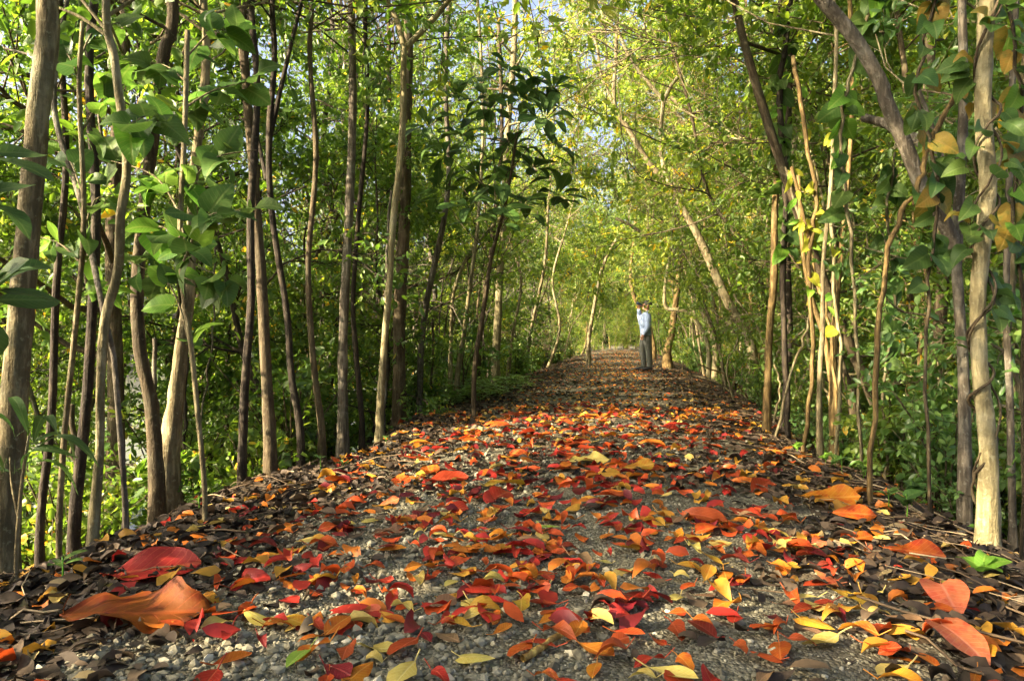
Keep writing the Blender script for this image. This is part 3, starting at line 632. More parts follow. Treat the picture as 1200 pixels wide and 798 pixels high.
scatter(30, lambda: random.choice([-1, 1]) * random.uniform(2.3, 3.4), 9.5, 50, 0.9, lambda x, y, u: add_tree(x, y, LO, GO, [M_YEL, M_YEL, M_MID], RB, 0.8, 1.1, beam=False, tmpl=OVER, lean=-0.2 * np.sign(u) + random.gauss(0, 0.05)))
scatter(4, lambda: random.choice([-1, 1]) * random.uniform(2.2, 3.0), 5, 9, 0.9, lambda x, y, u: add_tree(x, y, LO, GO, [M_YEL], RB, 0.95, 1.15, beam=False, tmpl=OVER, lean=-0.22 * np.sign(u)))
scatter(5, lambda: random.choice([-1, 1]) * random.uniform(2.4, 3.2), -7, -3.6, 0.9, lambda x, y, u: add_tree(x, y, LO, GO, [M_MID], RB, 0.95, 1.15, beam=False, tmpl=OVER, lean=-0.22 * np.sign(u)), vis=False)  # unseen trees added behind the camera to darken the near ground
for x_, y_ in ((-0.1, 14.5), (0.3, 17.5), (1.0, 21), (1.7, 28), (3.2, 38), (6.9, 24), (5.2, 15), (6.2, 19)):
    placed.append((x_, y_)); add_tree(x_, y_, LO, GO, [M_YEL], RB, 1.1, 1.3, beam=False, tmpl=OVER, lean=0.12 * np.sign(path_c(y_) - x_))
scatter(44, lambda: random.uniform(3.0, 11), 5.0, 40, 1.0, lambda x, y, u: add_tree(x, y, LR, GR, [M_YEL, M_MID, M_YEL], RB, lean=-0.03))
GRS = 'saplings of the sunlit thicket'; LRS = 'bushy yellow-green sapling crowding the sunlit side of the path'
scatter(26, lambda: random.uniform(2.0, 4.5), 3.2, 9, 0.5, lambda x, y, u: add_sap(x, y, LRS, GRS, [M_MID, M_COOL, M_MID], RB, 0.5, 0.85, beam=False))
scatter(90, lambda: random.uniform(1.9, 7), 3.4, 36, 0.6, lambda x, y, u: u > 1.9 + 0.09 * min(y - 3, 11) and add_sap(x, y, LRS, GRS, [M_MID, M_MID, M_YEL], RB))
GF = 'trees at the far end of the path'; LF = 'hazy yellow-green tree closing the far end of the path'
scatter(34, lambda: random.choice([-1, 1]) * random.uniform(2.8, 7), 24, 75, 1.2, lambda x, y, u: add_tree(x, y, LF, GF, [M_YEL, M_MID], RB, beam=False))
scatter(16, lambda: random.uniform(-7, 7), 60, 72, 1.0, lambda x, y, u: add_tree(x, y, LF, GF, [M_YEL, M_MID], RB, beam=False))
GFS = 'saplings at the far end of the path'; LFS = 'low bushy sapling along the far end of the path'
scatter(30, lambda: random.choice([-1, 1]) * random.uniform(2.9, 4.2), 18, 60, 0.8, lambda x, y, u: add_sap(x, y, LFS, GFS, [M_MID, M_YEL], RB, beam=False))
scatter(20, lambda: random.uniform(-3.5, 3.5), 54, 64, 0.45, lambda x, y, u: add_sap(x, y, LFS, GFS, [M_MID, M_YEL], RB, beam=False))
GW = 'trees across the water'; LW = 'distant mangrove tree standing across the pale water'
scatter(18, lambda: -random.uniform(24, 50), 10, 60, 1.8, lambda x, y, u: add_tree(x, y, LW, GW, [M_MID, M_YEL], LB, 0.9, 1.25, beam=False))
scatter(26, lambda: random.uniform(12, 36), 9, 60, 2.0, lambda x, y, u: add_tree(x, y, 'distant tree standing deep behind the sunlit thicket', 'trees deep behind the sunlit thicket', [M_MID, M_YEL], RB, 0.9, 1.25, beam=False))
# unseen trees added outside the frame to shade the near path
scatter(11, lambda: -random.uniform(2.5, 10), -11, 2.0, 1.2, lambda x, y, u: add_tree(x, y, LL, GL, [M_DARK], LB), vis=False)
scatter(12, lambda: -random.uniform(2.3, 6), -8, 3.0, 0.8, lambda x, y, u: (600 + x / y * 800 < -60 if y > 0.3 else True) and add_sap(x, y, LS, GS, [M_DARK], LB), vis=False)

# ------------------------------------------------------------------ shrubs and ground plants
GU = 'low shrubs along the thicket edge'; LU = 'low broad-leaved green shrub at the foot of the sunlit thicket'
def add_shrub(x, y, lab, grp, mats, smin, smax):
    s_ = random.uniform(smin, smax); lm = random.choice(mats); put(random.choice(SHRUBS), 'shrub', ('stems', 'foliage'), (x, y, gz(x, y)), random.uniform(0, 6.28), s_, '%s %s leafy shrub %s %s' % ('spreading' if s_ > 0.7 else 'little', LWD[lm].replace(' ', '-'), where(x, y), 'on the shaded bank' if 'bank' in grp else 'at the thicket foot'), 'shrub', grp, lm, B_BROWN)
    return True
scatter(46, lambda: random.uniform(1.85, 3.6), 5.5, 26, 0.42, lambda x, y, u: u > 1.75 + 0.05 * min(y - 3, 14) and add_shrub(x, y, LU, GU, [M_COOL, M_MID], 0.45, 0.85))
scatter(26, lambda: random.uniform(1.8, 2.7), 3.0, 9, 0.3, lambda x, y, u: add_shrub(x, y, LU, GU, [M_COOL, M_MID], 0.35, 0.6))
scatter(12, lambda: random.uniform(2.0, 3.2), 3.2, 5.5, 0.4, lambda x, y, u: add_shrub(x, y, LU, GU, [M_COOL, M_MID], 0.5, 0.9))
GUL = 'low shrubs on the shaded bank'; LUL = 'low dark green shrub on the shaded bank by the path'
scatter(40, lambda: -random.uniform(1.8, 3.2), 10, 34, 0.5, lambda x, y, u: u < -1.6 - 0.04 * min(y - 3, 14) and add_shrub(x, y, LUL, GUL, [M_COOL, M_DARK, M_MID], 0.6, 1.1))
scatter(9, lambda: -random.uniform(2.0, 4.2), 2.9, 6.0, 0.45, lambda x, y, u: add_shrub(x, y, LUL, GUL, [M_DARK, M_MID], 0.6, 1.0))
scatter(9, lambda: -random.uniform(2.6, 5.5), 3.4, 6.5, 0.5, lambda x, y, u: add_sap(x, y, LS, GS, [M_DARK, M_MID], LB, 0.5, 0.8))
scatter(7, lambda: -random.uniform(2.2, 3.4), 5.0, 10, 0.45, lambda x, y, u: add_shrub(x, y, LUL, GUL, [M_DARK], 0.5, 0.9))

def blade(P, D, L, w, n=6, lift=0.7, r=rng):
    """arching strap leaf; returns V,F"""
    t = np.linspace(0, 1, n); side = norm(np.cross(D, [0, 0, 1.0]))
    C = P + np.outer(t * L * 0.8, D) + np.outer(L * (lift * t - 0.9 * lift * t ** 2), [0, 0, 1.0])
    ww = w * np.sin(np.pi * np.clip(t * 0.9 + 0.1, 0, 1)) ** 0.7
    V = np.concatenate([C - side * ww[:, None] + np.array([0, 0, 0.3]) * ww[:, None], C - np.array([0, 0, 0.0]), C + side * ww[:, None] + np.array([0, 0, 0.3]) * ww[:, None]])
    i = np.arange(n - 1)
    F = np.concatenate([np.stack([i, i + 1, n + i + 1, n + i], -1), np.stack([n + i, n + i + 1, 2 * n + i + 1, 2 * n + i], -1)])
    return V, F
def fern_clump(loc, ncl, spread, L, label, seed, group=None):
    r = np.random.default_rng(seed); t = thing('fern_clump', label, 'fern', loc, group); mb = MB()
    st = MB()
    for c in range(ncl):
        p0 = np.array([r.normal(0, spread), r.normal(0, spread * 0.8), 0]); p0[2] = gz(loc[0] + p0[0], loc[1] + p0[1]) - loc[2] - 0.03
        for s in range(r.integers(4, 7)):
            az = r.uniform(0, 6.28); d = np.array([math.cos(az), math.sin(az), 0.0]); ln = L * r.uniform(0.7, 1.2)
            q = np.linspace(0, 1, 7); C = p0 + np.outer(q * ln * 0.75, d) + np.outer(ln * (1.0 * q - 0.75 * q ** 2), [0, 0, 1.0])
            st.tube(C, np.linspace(0.006, 0.002, 7), 4)
            for k in range(2, 7):
                for sg in (-1, 1):
                    dd = norm(d * 0.75 + sg * np.cross([0, 0, 1.0], d) + np.array([0, 0, r.normal(0, 0.15)]))
                    V, F = blade(C[k], dd, L * 0.36 * r.uniform(0.7, 1.1) * (1.1 - 0.08 * k), 0.014, 4, 0.25); mb.add(V, F, None, float(np.clip(r.normal(0.55, 0.2), 0, 1)))
    q_ = obj('stems', st.mesh('stems', B_BROWN), t); q_['kind'] = 'stuff'
    f = obj('fronds', mb.mesh('fronds', M_COOL), t); f['kind'] = 'stuff'
for k, (px, d, u) in enumerate([(0, 9.0, -1.75), (0, 9.6, -1.95), (0, 8.3, -1.85), (0, 10.2, -1.7)]):
    x = path_c(d) + u
    fern_clump((x, d, gz(x, d)), 9, 0.22, 0.62, 'blue-green fern clump spilling from the shaded bank', 50 + k, 'ferns on the shaded bank')

# ------------------------------------------------------------------ countable leaves (shared shapes)
def leaf_shape(name, L, W, kind='ellipse', nl=6, nw=4, curl=0.15, fold=0.2, twist=0.0, wave=0.0, petiole=0.3, seed=0, pr=0.0016, serr=0.0):
    r = np.random.default_rng(seed); t = np.linspace(0, 1, nl + 1)
    if kind == 'ellipse': ww = np.sin(np.pi * t ** 0.95) ** 0.8
    elif kind == 'obovate': ww = np.sin(np.pi * t ** 1.45) ** 0.75
    elif kind == 'heart': ww = np.sin(np.pi * (0.12 + 0.88 * t) ** 0.72) ** 0.75
    else: ww = np.sin(np.pi * t) ** 0.9
    ww = np.clip(ww, 0.02, 1) ; ww[-1] = 0.03
    if kind == 'heart': ww[0] = 0.45
    s = np.linspace(-1, 1, nw + 1)
    T, S = np.meshgrid(t, s, indexing='ij')
    wv = wave * np.sin(T * 11 + r.uniform(0, 6) + S * 1.5) * np.abs(S) * L
    wid = ww[:, None] * W * 0.5 * (1 + serr * np.sin(T * 26 + r.uniform(0, 6)))
    X = T * L - (0.12 * L * (1 - T) * np.abs(S) if kind == 'heart' else 0); Y = S * wid
    Z = fold * np.abs(S) ** 1.3 * wid - curl * L * ((T - 0.45) ** 2 * 2.2 - 0.1) + wv + twist * Y * (T - 0.5)
    V = np.stack([X, Y, Z], -1).reshape(-1, 3); m = nw + 1
    i = np.arange(nl)[:, None] * m; j = np.arange(nw)[None, :]
    F = np.stack([i + j, i + m + j, i + m + j + 1, i + j + 1], -1).reshape(-1, 4)
    U = np.stack([T, (S * ww[:, None]) * 0.5 + 0.5], -1).reshape(-1, 2)
    if petiole > 0:
        k = 4; q = np.linspace(0, 1, k); z0 = Z[0, nw // 2]; C = np.stack([-q * L * petiole + (0.03 * L), q ** 2 * L * 0.06 * r.normal(), z0 + q * (0.02 - z0) * 0.6 + 0 * q], -1)
        pv = []; ang = np.arange(3) * 2.094
        for c in C: pv += [c + np.array([0, math.cos(a) * pr, math.sin(a) * pr]) for a in ang]
        b = len(V); V = np.concatenate([V, pv]); U = np.concatenate([U, np.full((len(pv), 2), 0.5)])
        F = np.concatenate([F, [[b + 3 * a + c, b + 3 * a + (c + 1) % 3, b + 3 * a + 3 + (c + 1) % 3, b + 3 * a + 3 + c] for a in range(k - 1) for c in range(3)]])
    V[:, 2] -= 0
    return mesh_from(name, V, F, FALL['red'], None, True, U)
SMALL = [leaf_shape('fallen_leaf', 0.082, 0.04 * w, kd, curl=c, fold=f, twist=tw, petiole=pt_, seed=i, serr=se, nl=7) for i, (w, c, f, tw, kd, pt_, se) in enumerate([
    (1.0, 0.10, 0.2, 0, 'ellipse', 0.32, 0.03), (1.2, 0.04, 0.1, 1, 'obovate', 0.2, 0.05), (0.75, 0.22, 0.3, -2, 'ellipse', 0.4, 0.04), (1.15, 0.06, -0.2, 0, 'heart', 0.3, 0.04), (0.9, -0.15, 0.3, 2, 'pointed', 0.32, 0.06), (1.0, -0.08, 0.4, 0, 'obovate', 0.3, 0.03), (1.1, 0.2, 0.1, -2, 'ellipse', 0.12, 0.1), (0.7, 0.3, 0.6, 3, 'pointed', 0.3, 0.08)])]
BIG = [leaf_shape('large_leaf', 0.25, 0.125 * w, 'obovate', 9, 6, c, f, tw, wv, 0.1, 40 + i, 0.0028) for i, (w, c, f, tw, wv) in enumerate([
    (1.0, 0.06, 0.2, 0, 0.02), (1.1, 0.03, 0.12, 1.0, 0.03), (0.9, 0.12, 0.3, -1.2, 0.02), (1.1, -0.05, 0.15, 0.8, 0.035), (1.0, -0.1, 0.35, 0, 0.025)])]
def orient(loc, yaw, pitch=0.0, roll=0.0, s=1.0):
    return Matrix.Translation(Vector(loc)) @ Matrix.Rotation(yaw, 4, 'Z') @ Matrix.Rotation(-pitch, 4, 'Y') @ Matrix.Rotation(roll, 4, 'X') @ Matrix.Scale(s, 4)
def lay(name, me, mat, x, y, yaw, s, label, group, pitch=0.0, roll=0.0, lift=0.0):
    o = bpy.data.objects.new(name, me); COL.objects.link(o)
    o.material_slots[0].link = 'OBJECT'; o.material_slots[0].material = mat
    M = orient((0, 0, 0), yaw, pitch, roll, s)
    V = np.array([v.co for v in me.vertices]); Vw = V @ np.array(M.to_3x3()).T
    c = Vw.mean(0); tz = top_z(Vw[:, 0] + x - c[0], Vw[:, 1] + y - c[1])
    dz = np.quantile(tz - Vw[:, 2], 0.90)                    # rests on its lowest points
    o.matrix_world = Matrix.Translation(Vector((x - c[0], y - c[1], dz + 0.004 + lift))) @ M
    return tag(o, label, 'leaf', group)
SM_LAB = {'red': 'small glossy red leaf fallen on the gravel path', 'scarlet': 'small orange-red leaf fallen on the gravel path', 'orange': 'small bright orange leaf fallen on the gravel path',
          'amber': 'small amber yellow leaf fallen on the gravel path', 'yellow': 'small pale yellow leaf fallen on the gravel path', 'maroon': 'small dark maroon leaf fallen on the gravel path',
          'pink': 'small salmon pink leaf fallen on the gravel path', 'brown': 'small withered brown leaf fallen on the gravel path', 'green': 'small green leaf fallen on the gravel path'}
SM_P = [('red', .22), ('scarlet', .2), ('orange', .17), ('amber', .12), ('yellow', .11), ('maroon', .08), ('pink', .03), ('brown', .05), ('green', .02)]
def pickc():
    q = random.random(); a = 0
    for c, w in SM_P:
        a += w
        if q < a: return c
    return 'red'
SHW = ['gently arched', 'broad flat', 'narrow arched', 'broad ridged', 'upturned', 'shallow cupped', 'humped', 'narrow curled']
spots = []
k = 0; guard = 0
while k < 300 and guard < 20000:
    guard += 1
    y = 1.26 + 1.3 * random.random() ** 0.9; px = random.uniform(240, 1160); x = (px - 600) / 800 * y; u = x - path_c(y)
    dens = math.exp(-(max(0, abs(u + 0.0) - 0.75) / 0.45) ** 2) * (1.0 if x > -0.45 else 0.55)
    if random.random() > dens: continue
    if any((a - x) ** 2 + (b - y) ** 2 < 0.04 ** 2 for a, b in spots): continue
    spots.append((x, y)); c = pickc()
    si = random.randrange(8); lay('fallen_leaf', SMALL[si], FALL[c], x, y, random.uniform(0, 6.28), random.uniform(0.6, 1.25), SM_LAB[c].replace('small', 'small ' + SHW[si]), 'small %s fallen leaves' % SM_LAB[c][6:].split(' leaf')[0], random.gauss(0.04, 0.07), random.gauss(0.10, 0.10), 0.004 + random.random() * 0.008)
    k += 1
# larger leaves with a look of their own
def big(px, py, wpx, c, me, yaw, label, pitch=0.0, roll=0.0, group=None, name='fallen_leaf', stretch=1.0):
    g_ = gpt(px, py); d = g_[1]; Lm = wpx / 800 * d
    return lay(name, me, FALL[c], g_[0], g_[1], yaw, Lm / 0.25, label, group, pitch, roll, 0.016)
W1 = leaf_shape('wavy_leaf', 0.25, 0.115, 'ellipse', 20, 10, 0.0, 0.3, 0.8, 0.05, 0.05, 77, 0.002, 0.16)
W2 = leaf_shape('folded_leaf', 0.25, 0.15, 'pointed', 14, 8, 0.0, 0.3, 0.6, 0.03, 0.04, 78, 0.002)
W3 = leaf_shape('broad_leaf', 0.25, 0.20, 'heart', 12, 8, 0.1, 0.2, 0.2, 0.02, 0.1, 79, 0.002)
big(158, 728, 180, 'rust', W1, R(2), 'huge rust-orange wavy-edged leaf lying on the grey stones', 0.0, R(9))
big(174, 672, 108, 'crimson', W2, R(10), 'large folded crimson leaf with pale veins on the litter', 0.08, R(18))
big(1110, 710, 62, 'pink', W3, R(-105), 'broad salmon-red leaf lying on dark soil, above another like it', -0.28, 0.1)
big(1126, 766, 70, 'pink', W3, R(-78), 'broad salmon-red leaf with curled rim, beside the dark stick', -0.3, 0.0)
big(966, 583, 68, 'orange', BIG[3], R(-12), 'large rusty orange leaf lying flat beside the stick', 0.02, R(20))
big(996, 604, 50, 'scarlet', BIG[0], R(-15), 'dark orange narrow leaf tucked under the rusty orange one', 0.0, R(35))
big(1065, 650, 64, 'scarlet', BIG[1], R(-28), 'pointed orange-red leaf lying on dark soil by the verge', 0.0, R(25))
big(745, 549, 40, 'amber', BIG[3], R(5), 'round mustard-yellow leaf amid red leaves', 0.1, R(15))
big(690, 541, 52, 'yellow', W1, R(10), 'dried cream-coloured lobed leaf amid red leaves', 0.0, 0.2)
big(522, 563, 50, 'red', W2, R(8), 'large folded red leaf where the gravel meets the litter', 0.05, 0.2)
big(524, 600, 46, 'red', BIG[1], R(-10), 'flat brick-red leaf on the pale stones', 0.0, 0.1)
big(456, 628, 42, 'brown', W1, R(20), 'large dull brown crumpled leaf on the pale stones', 0.0, 0.1)
big(454, 592, 26, 'pink', BIG[3], R(30), 'pale pink upturned leaf beside the litter edge', 0.2, 0.3)
big(620, 640, 44, 'brown', BIG[2], R(-40), 'grey-brown withered leaf with frayed edges on the gravel', 0.0, 0.0)
BLAB = {'red': 'large crimson leaf spread on the carpet of leaves', 'scarlet': 'large orange-red leaf spread on the carpet of leaves', 'orange': 'large orange leaf spread on the carpet of leaves', 'amber': 'large golden leaf spread on the carpet of leaves', 'pink': 'large salmon leaf spread on the carpet of leaves'}
bs = []; BSW = ['plain flat', 'broad wavy', 'narrow arched', 'broad rippled', 'upturned']
k = 0; guard = 0
while k < 85 and guard < 9000:
    guard += 1
    y = random.uniform(2.35, 6.6); u = random.gauss(-0.05, 0.62); x = path_c(y) + u
    if abs(u) > 1.35 or any((a - x) ** 2 + (b - y) ** 2 < 0.13 ** 2 for a, b in bs): continue
    bs.append((x, y)); c = random.choices(['red', 'scarlet', 'orange', 'amber', 'pink'], [.42, .28, .19, .07, .04])[0]
    bi = random.randrange(5); lay('large_fallen_leaf', BIG[bi], FALL[c], x, y, random.uniform(0, 6.28), random.uniform(0.5, 0.9), BLAB[c].replace('large', 'large ' + BSW[bi]), 'large %s leaves on the leaf carpet' % BLAB[c][6:].split(' leaf')[0], random.gauss(0.03, 0.06), random.gauss(0.05, 0.14), 0.008)
    k += 1

# ------------------------------------------------------------------ uncountable ground cover
def curled_batch(P, yaw, pitch, roll, L, W, curl):
    n = len(P); cy_, sy = np.cos(yaw), np.sin(yaw); cp, sp = np.cos(pitch), np.sin(pitch)
    D = np.stack([cy_ * cp, sy * cp, sp], -1); S0 = np.stack([-sy, cy_, 0 * sy], -1); N0 = np.cross(D, S0)
    S = S0 * np.cos(roll)[:, None] + N0 * np.sin(roll)[:, None]; Nn = np.cross(D, S)
    def pt(t, s, h): return P + D * (t * L)[:, None] + S * (s * W)[:, None] + Nn * (h * L)[:, None]
    o = np.zeros(n)
    rows = ((-0.32, 0.36), (-0.08, 0.5), (0.16, 0.44), (0.35, 0.24))
    tw_ = rng.normal(0, 0.25, n)
    V = [pt(-0.5 + o, o, -curl * 0.6)]
    for t, w in rows:
        j_ = rng.normal(0, 0.03, n); V += [pt(t + o, w + j_, curl * (1 - 3 * t * t) + tw_ * t), pt(t + o, o, curl * (0.25 - 3 * t * t)), pt(t + o, -w + j_, curl * (1 - 3 * t * t) - tw_ * t)]
    V.append(pt(0.5 + o, o, -curl * 0.6)); V = np.stack(V, 1); b = np.arange(n)[:, None] * 14
    F4 = np.concatenate([b + np.array([[1 + 3 * r_ + c_, 2 + 3 * r_ + c_, 5 + 3 * r_ + c_, 4 + 3 * r_ + c_]]) for r_ in range(3) for c_ in range(2)])
    F3 = np.concatenate([b + np.array([q]) for q in ([0, 2, 1], [0, 3, 2], [10, 11, 13], [11, 12, 13])])
    return V.reshape(-1, 3), [F4, F3]
def ground_pts(n, ylo, yhi, upick, power=1.0):
    y = ylo * (yhi / ylo) ** (rng.random(n) ** power); u = upick(n); x = path_c(y) + u
    return x, y, u
def side_u(lo, hi):
    return lambda n: np.where(rng.random(n) < 0.5, -1, 1) * rng.uniform(lo, hi, n)
def stuff(name, V, F, mat, attr, label, cat, smooth=True):
    o = obj(name, mesh_from(name, V, F, mat, attr, smooth)); tag(o, label, cat, None, 'stuff'); return o
# brown litter on both verges
x, y, u = ground_pts(15000, 1.0, 26, lambda n: np.where(rng.random(n) < 0.5, -1, 1) * (1.5 + rng.normal(0, 0.38, n)))
x2, y2, u2 = ground_pts(6500, 3.0, 40, lambda n: rng.uniform(-1.3, 1.3, n))
x = np.concatenate([x, x2]); y = np.concatenate([y, y2]); x3, y3, u3 = ground_pts(1800, 1.0, 3.5, lambda n: -1.2 + rng.normal(0, 0.25, n)); x = np.concatenate([x, x3]); y = np.concatenate([y, y3]); n_ = len(x)
L_ = rng.uniform(0.03, 0.085, n_)
V, F = curled_batch(np.stack([x, y, top_z(x, y) + rng.uniform(0.004, 0.022, n_)], -1), rng.uniform(0, 6.28, n_), rng.normal(0, 0.2, n_), rng.normal(0, 0.35, n_), L_, L_ * rng.uniform(0.35, 0.6, n_), rng.normal(0.02, 0.13, n_))
stuff('leaf_litter', V, F, M_LITTER, np.repeat(np.clip(rng.normal(0.42, 0.24, n_), 0, 1), 14), 'dark brown decaying leaf litter covering both verges of the path', 'leaf litter')
# coloured leaves further along
x, y, u = ground_pts(1150, 1.5, 7.0, lambda n: rng.normal(-0.02, 0.62, n), 0.75)
x2, y2, u2 = ground_pts(3600, 5.5, 50, lambda n: rng.normal(0.1, 1.0, n), 0.8)
x3, y3, u3 = ground_pts(520, 1.2, 8, lambda n: rng.choice([-1, 1], n) * rng.normal(1.3, 0.25, n), 0.9)
va = rng.random(len(x)) ** 1.25; vb = np.clip(rng.beta(4, 1.8, len(x2)), 0.34, 1); vc = np.clip(rng.beta(5, 2, len(x3)), 0.3, 1)
x = np.concatenate([x, x2, x3]); y = np.concatenate([y, y2, y3]); va = np.concatenate([va, vb, vc])
ok = np.abs(x - path_c(y)) < 2.3; x, y, va = x[ok], y[ok], va[ok]; n_ = len(x)
L_ = rng.uniform(0.06, 0.10, n_) * np.where(y > 7, 0.65, 1)
V, F = curled_batch(np.stack([x, y, top_z(x, y) + rng.uniform(0.008, 0.03, n_)], -1), rng.uniform(0, 6.28, n_), rng.normal(0, 0.2, n_), rng.normal(0, 0.3, n_), L_, L_ * rng.uniform(0.38, 0.55, n_), rng.normal(0.03, 0.12, n_))
stuff('fallen_leaves', V, F, M_CARPET, np.repeat(va, 14), 'carpet of red, orange and yellow fallen leaves along the path', 'fallen leaves')
# gravel
def stones(n, ylo, yhi, upick, smin, smax, power=1.0):
    x, y, u = ground_pts(n, ylo, yhi, upick, power)
    ico = bmesh.new(); bmesh.ops.create_icosphere(ico, subdivisions=1, radius=1.0)
    B = np.array([v.co for v in ico.verts]); Fi = np.array([[v.index for v in f.verts] for f in ico.faces]); ico.free()
    n = len(x); s = smin * (smax / smin) ** (rng.random(n) ** 1.8)
    J = B[None] * (1 + rng.normal(0, 0.2, (n, len(B), 1))) * rng.uniform(0.65, 1.25, (n, 1, 3)) * np.array([1, 1, 0.72])
    a = rng.uniform(0, 6.28, n); c, s_ = np.cos(a)[:, None], np.sin(a)[:, None]
    J = np.stack([J[..., 0] * c - J[..., 1] * s_, J[..., 0] * s_ + J[..., 1] * c, J[..., 2]], -1) * s[:, None, None]
    V = J + np.stack([x, y, top_z(x, y) + s * 0.22], -1)[:, None, :]
    F = (Fi[None] + (np.arange(n) * len(B))[:, None, None]).reshape(-1, 3)
    return V.reshape(-1, 3), F, np.repeat(np.clip(rng.normal(0.5, 0.2, n), 0, 1), len(B))
mb = MB()
for args in [(8000, 1.0, 3.4, lambda n: rng.normal(-0.42, 0.36, n), 0.003, 0.016), (14000, 1.0, 4.5, lambda n: rng.uniform(-1.15, 1.1, n), 0.002, 0.0075), (2500, 3.0, 12, lambda n: rng.normal(-0.3, 0.7, n), 0.006, 0.018), (700, 1.1, 6, lambda n: rng.choice([-1, 1], n) * rng.normal(1.4, 0.25, n), 0.006, 0.02)]:
    V, F, a = stones(*args); mb.add(V, None, F, a)
o = obj('gravel', mb.mesh('gravel', M_STONE, smooth=False)); tag(o, 'loose pale grey gravel stones scattered on the path', 'gravel', None, 'stuff')
# twigs and rootlets
mb = MB()
x, y, u = ground_pts(750, 1.1, 14, lambda n: np.where(rng.random(n) < 0.35, -1, 1) * (1.55 + rng.normal(0, 0.3, n)))
for a, b in zip(x, y):
    L1 = random.uniform(0.08, 0.4); az = random.uniform(0, 6.28)
    q = np.linspace(-0.5, 0.5, 4); X = a + q * L1 * math.cos(az) + rng.normal(0, 0.01, 4); Y = b + q * L1 * math.sin(az) + rng.normal(0, 0.01, 4)
    mb.tube(np.stack([X, Y, top_z(X, Y) + 0.012 + rng.random() * 0.02 + rng.normal(0, 0.006, 4)], -1), random.uniform(0.0012, 0.004), 4, a=random.random())
o = obj('twigs', mb.mesh('twigs', M_TWIG)); tag(o, 'thin brown twigs and rootlets littering both verges', 'twigs', None, 'stuff')

# ------------------------------------------------------------------ plants with leaves one can pick apart
HEART = [leaf_shape('leaf', 0.12, 0.10 * w, 'heart', 7, 4, c, f, tw, 0.01, 0.3, 90 + i, 0.0012) for i, (w, c, f, tw) in enumerate([(1, 0.2, 0.15, 0), (0.9, 0.3, 0.3, 1), (1.05, 0.12, -0.1, -1), (0.85, 0.4, 0.25, 2)])]
OBO = [leaf_shape('leaf', 0.2, 0.085 * w, 'obovate', 7, 4, c, f, tw, 0.008, 0.05, 95 + i, 0.0018) for i, (w, c, f, tw) in enumerate([(1, 0.12, 0.25, 0), (0.9, 0.25, 0.3, 1), (1.1, 0.06, 0.15, -1), (1.0, 0.35, 0.35, 0.5)])]
LANCE = [leaf_shape('leaf', 0.13, 0.045 * w, 'ellipse', 6, 4, c, f, tw, 0.0, 0.1, 99 + i, 0.0012) for i, (w, c, f, tw) in enumerate([(1, 0.2, 0.25, 0), (0.9, 0.35, 0.3, 1), (1.1, 0.1, 0.15, -1)])]
def hang_leaf(parent, base, me, mat, p, d, n, s):
    d = Vector(d).normalized(); n = Vector(n); n = (n - d * n.dot(d)).normalized(); s_ = n.cross(d)
    M = Matrix((d, s_, n)).transposed().to_4x4()
    o = bpy.data.objects.new('leaf', me); link(o, parent)
    o.material_slots[0].link = 'OBJECT'; o.material_slots[0].material = mat
    o.matrix_local = Matrix.Translation(Vector(p) - Vector(base)) @ M @ Matrix.Scale(s, 4)
    return o
def leafy(label, stem, w, d, bark, twigs, leaves, mats, per, smin, smax, name='sapling', cat='sapling', seed=0, foot=True, up=0.8, droop=0.35, rosette=False, face=0.35, stem_part='stem'):
    """stem: px polyline; twigs: px polylines (with own depth); each leaf its own part"""
    r = np.random.default_rng(3000 + seed)
    P = np.array([pix(a, b, d) for a, b in stem]); rad = np.linspace(0.5 * w[0] / 800 * d, 0.5 * w[1] / 800 * d, len(P))
    if foot:
        z = gz(P[0, 0], P[0, 1]); f = P[0].copy(); f[2] = z - 0.1; P = np.concatenate([[f], P]); rad = np.append(rad[:1], rad); base = np.array([P[0, 0], P[0, 1], z])
    else: base = P[0].copy()
    t = thing(name, label, cat, base)
    mb = MB(); Pc, rc = catmull(P, rad, 4); mb.tube(Pc, rc, 7)
    tw = []
    for q in twigs:
        dd = q[1]; Q = np.array([pix(a, b, dd + 0.12 * k_ * (q[2] if len(q) > 2 else 0)) for k_, (a, b) in enumerate(q[0])])
        Qc, qc = catmull(Q, np.linspace(0.0045, 0.002, len(Q)), 4); mb.tube(Qc, qc, 5); tw.append(Qc)
    obj(stem_part, mb.mesh('stem', bark, off=base), t)
    for Q in tw:
        for k_ in range(per):
            if rosette:
                p0 = Q[-1] if k_ < per * 0.75 else Q[-2 - r.integers(0, 2)]; az = k_ * 2.4 + r.uniform(-0.3, 0.3); ax = norm(Q[-1] - Q[-2])
                a1 = norm(np.cross(ax, [0.3, 1, 0.2])); a2 = np.cross(ax, a1)
                dd = norm(math.cos(az) * a1 + math.sin(az) * a2 + ax * r.uniform(0.0, 0.7) + np.array([0, 0, -droop * r.random()]))
                nn = norm(ax * 0.7 + np.array([0, -face, 0.8]) + r.normal(0, 0.15, 3))
            else:
                j = r.integers(1, len(Q)); p0 = Q[j] + r.normal(0, 0.006, 3)
                ax = norm(Q[j] - Q[j - 1]); dd = norm(ax * 0.4 + norm(r.normal(0, 1, 3)) * 0.9 + np.array([0, 0, -droop]))
                nn = norm(np.array([0, -face, up]) + r.normal(0, 0.3, 3))
            hang_leaf(t, base, leaves[r.integers(0, len(leaves))], mats[r.integers(0, len(mats))], p0 + dd * 0.02, dd, nn, r.uniform(smin, smax))
    return t
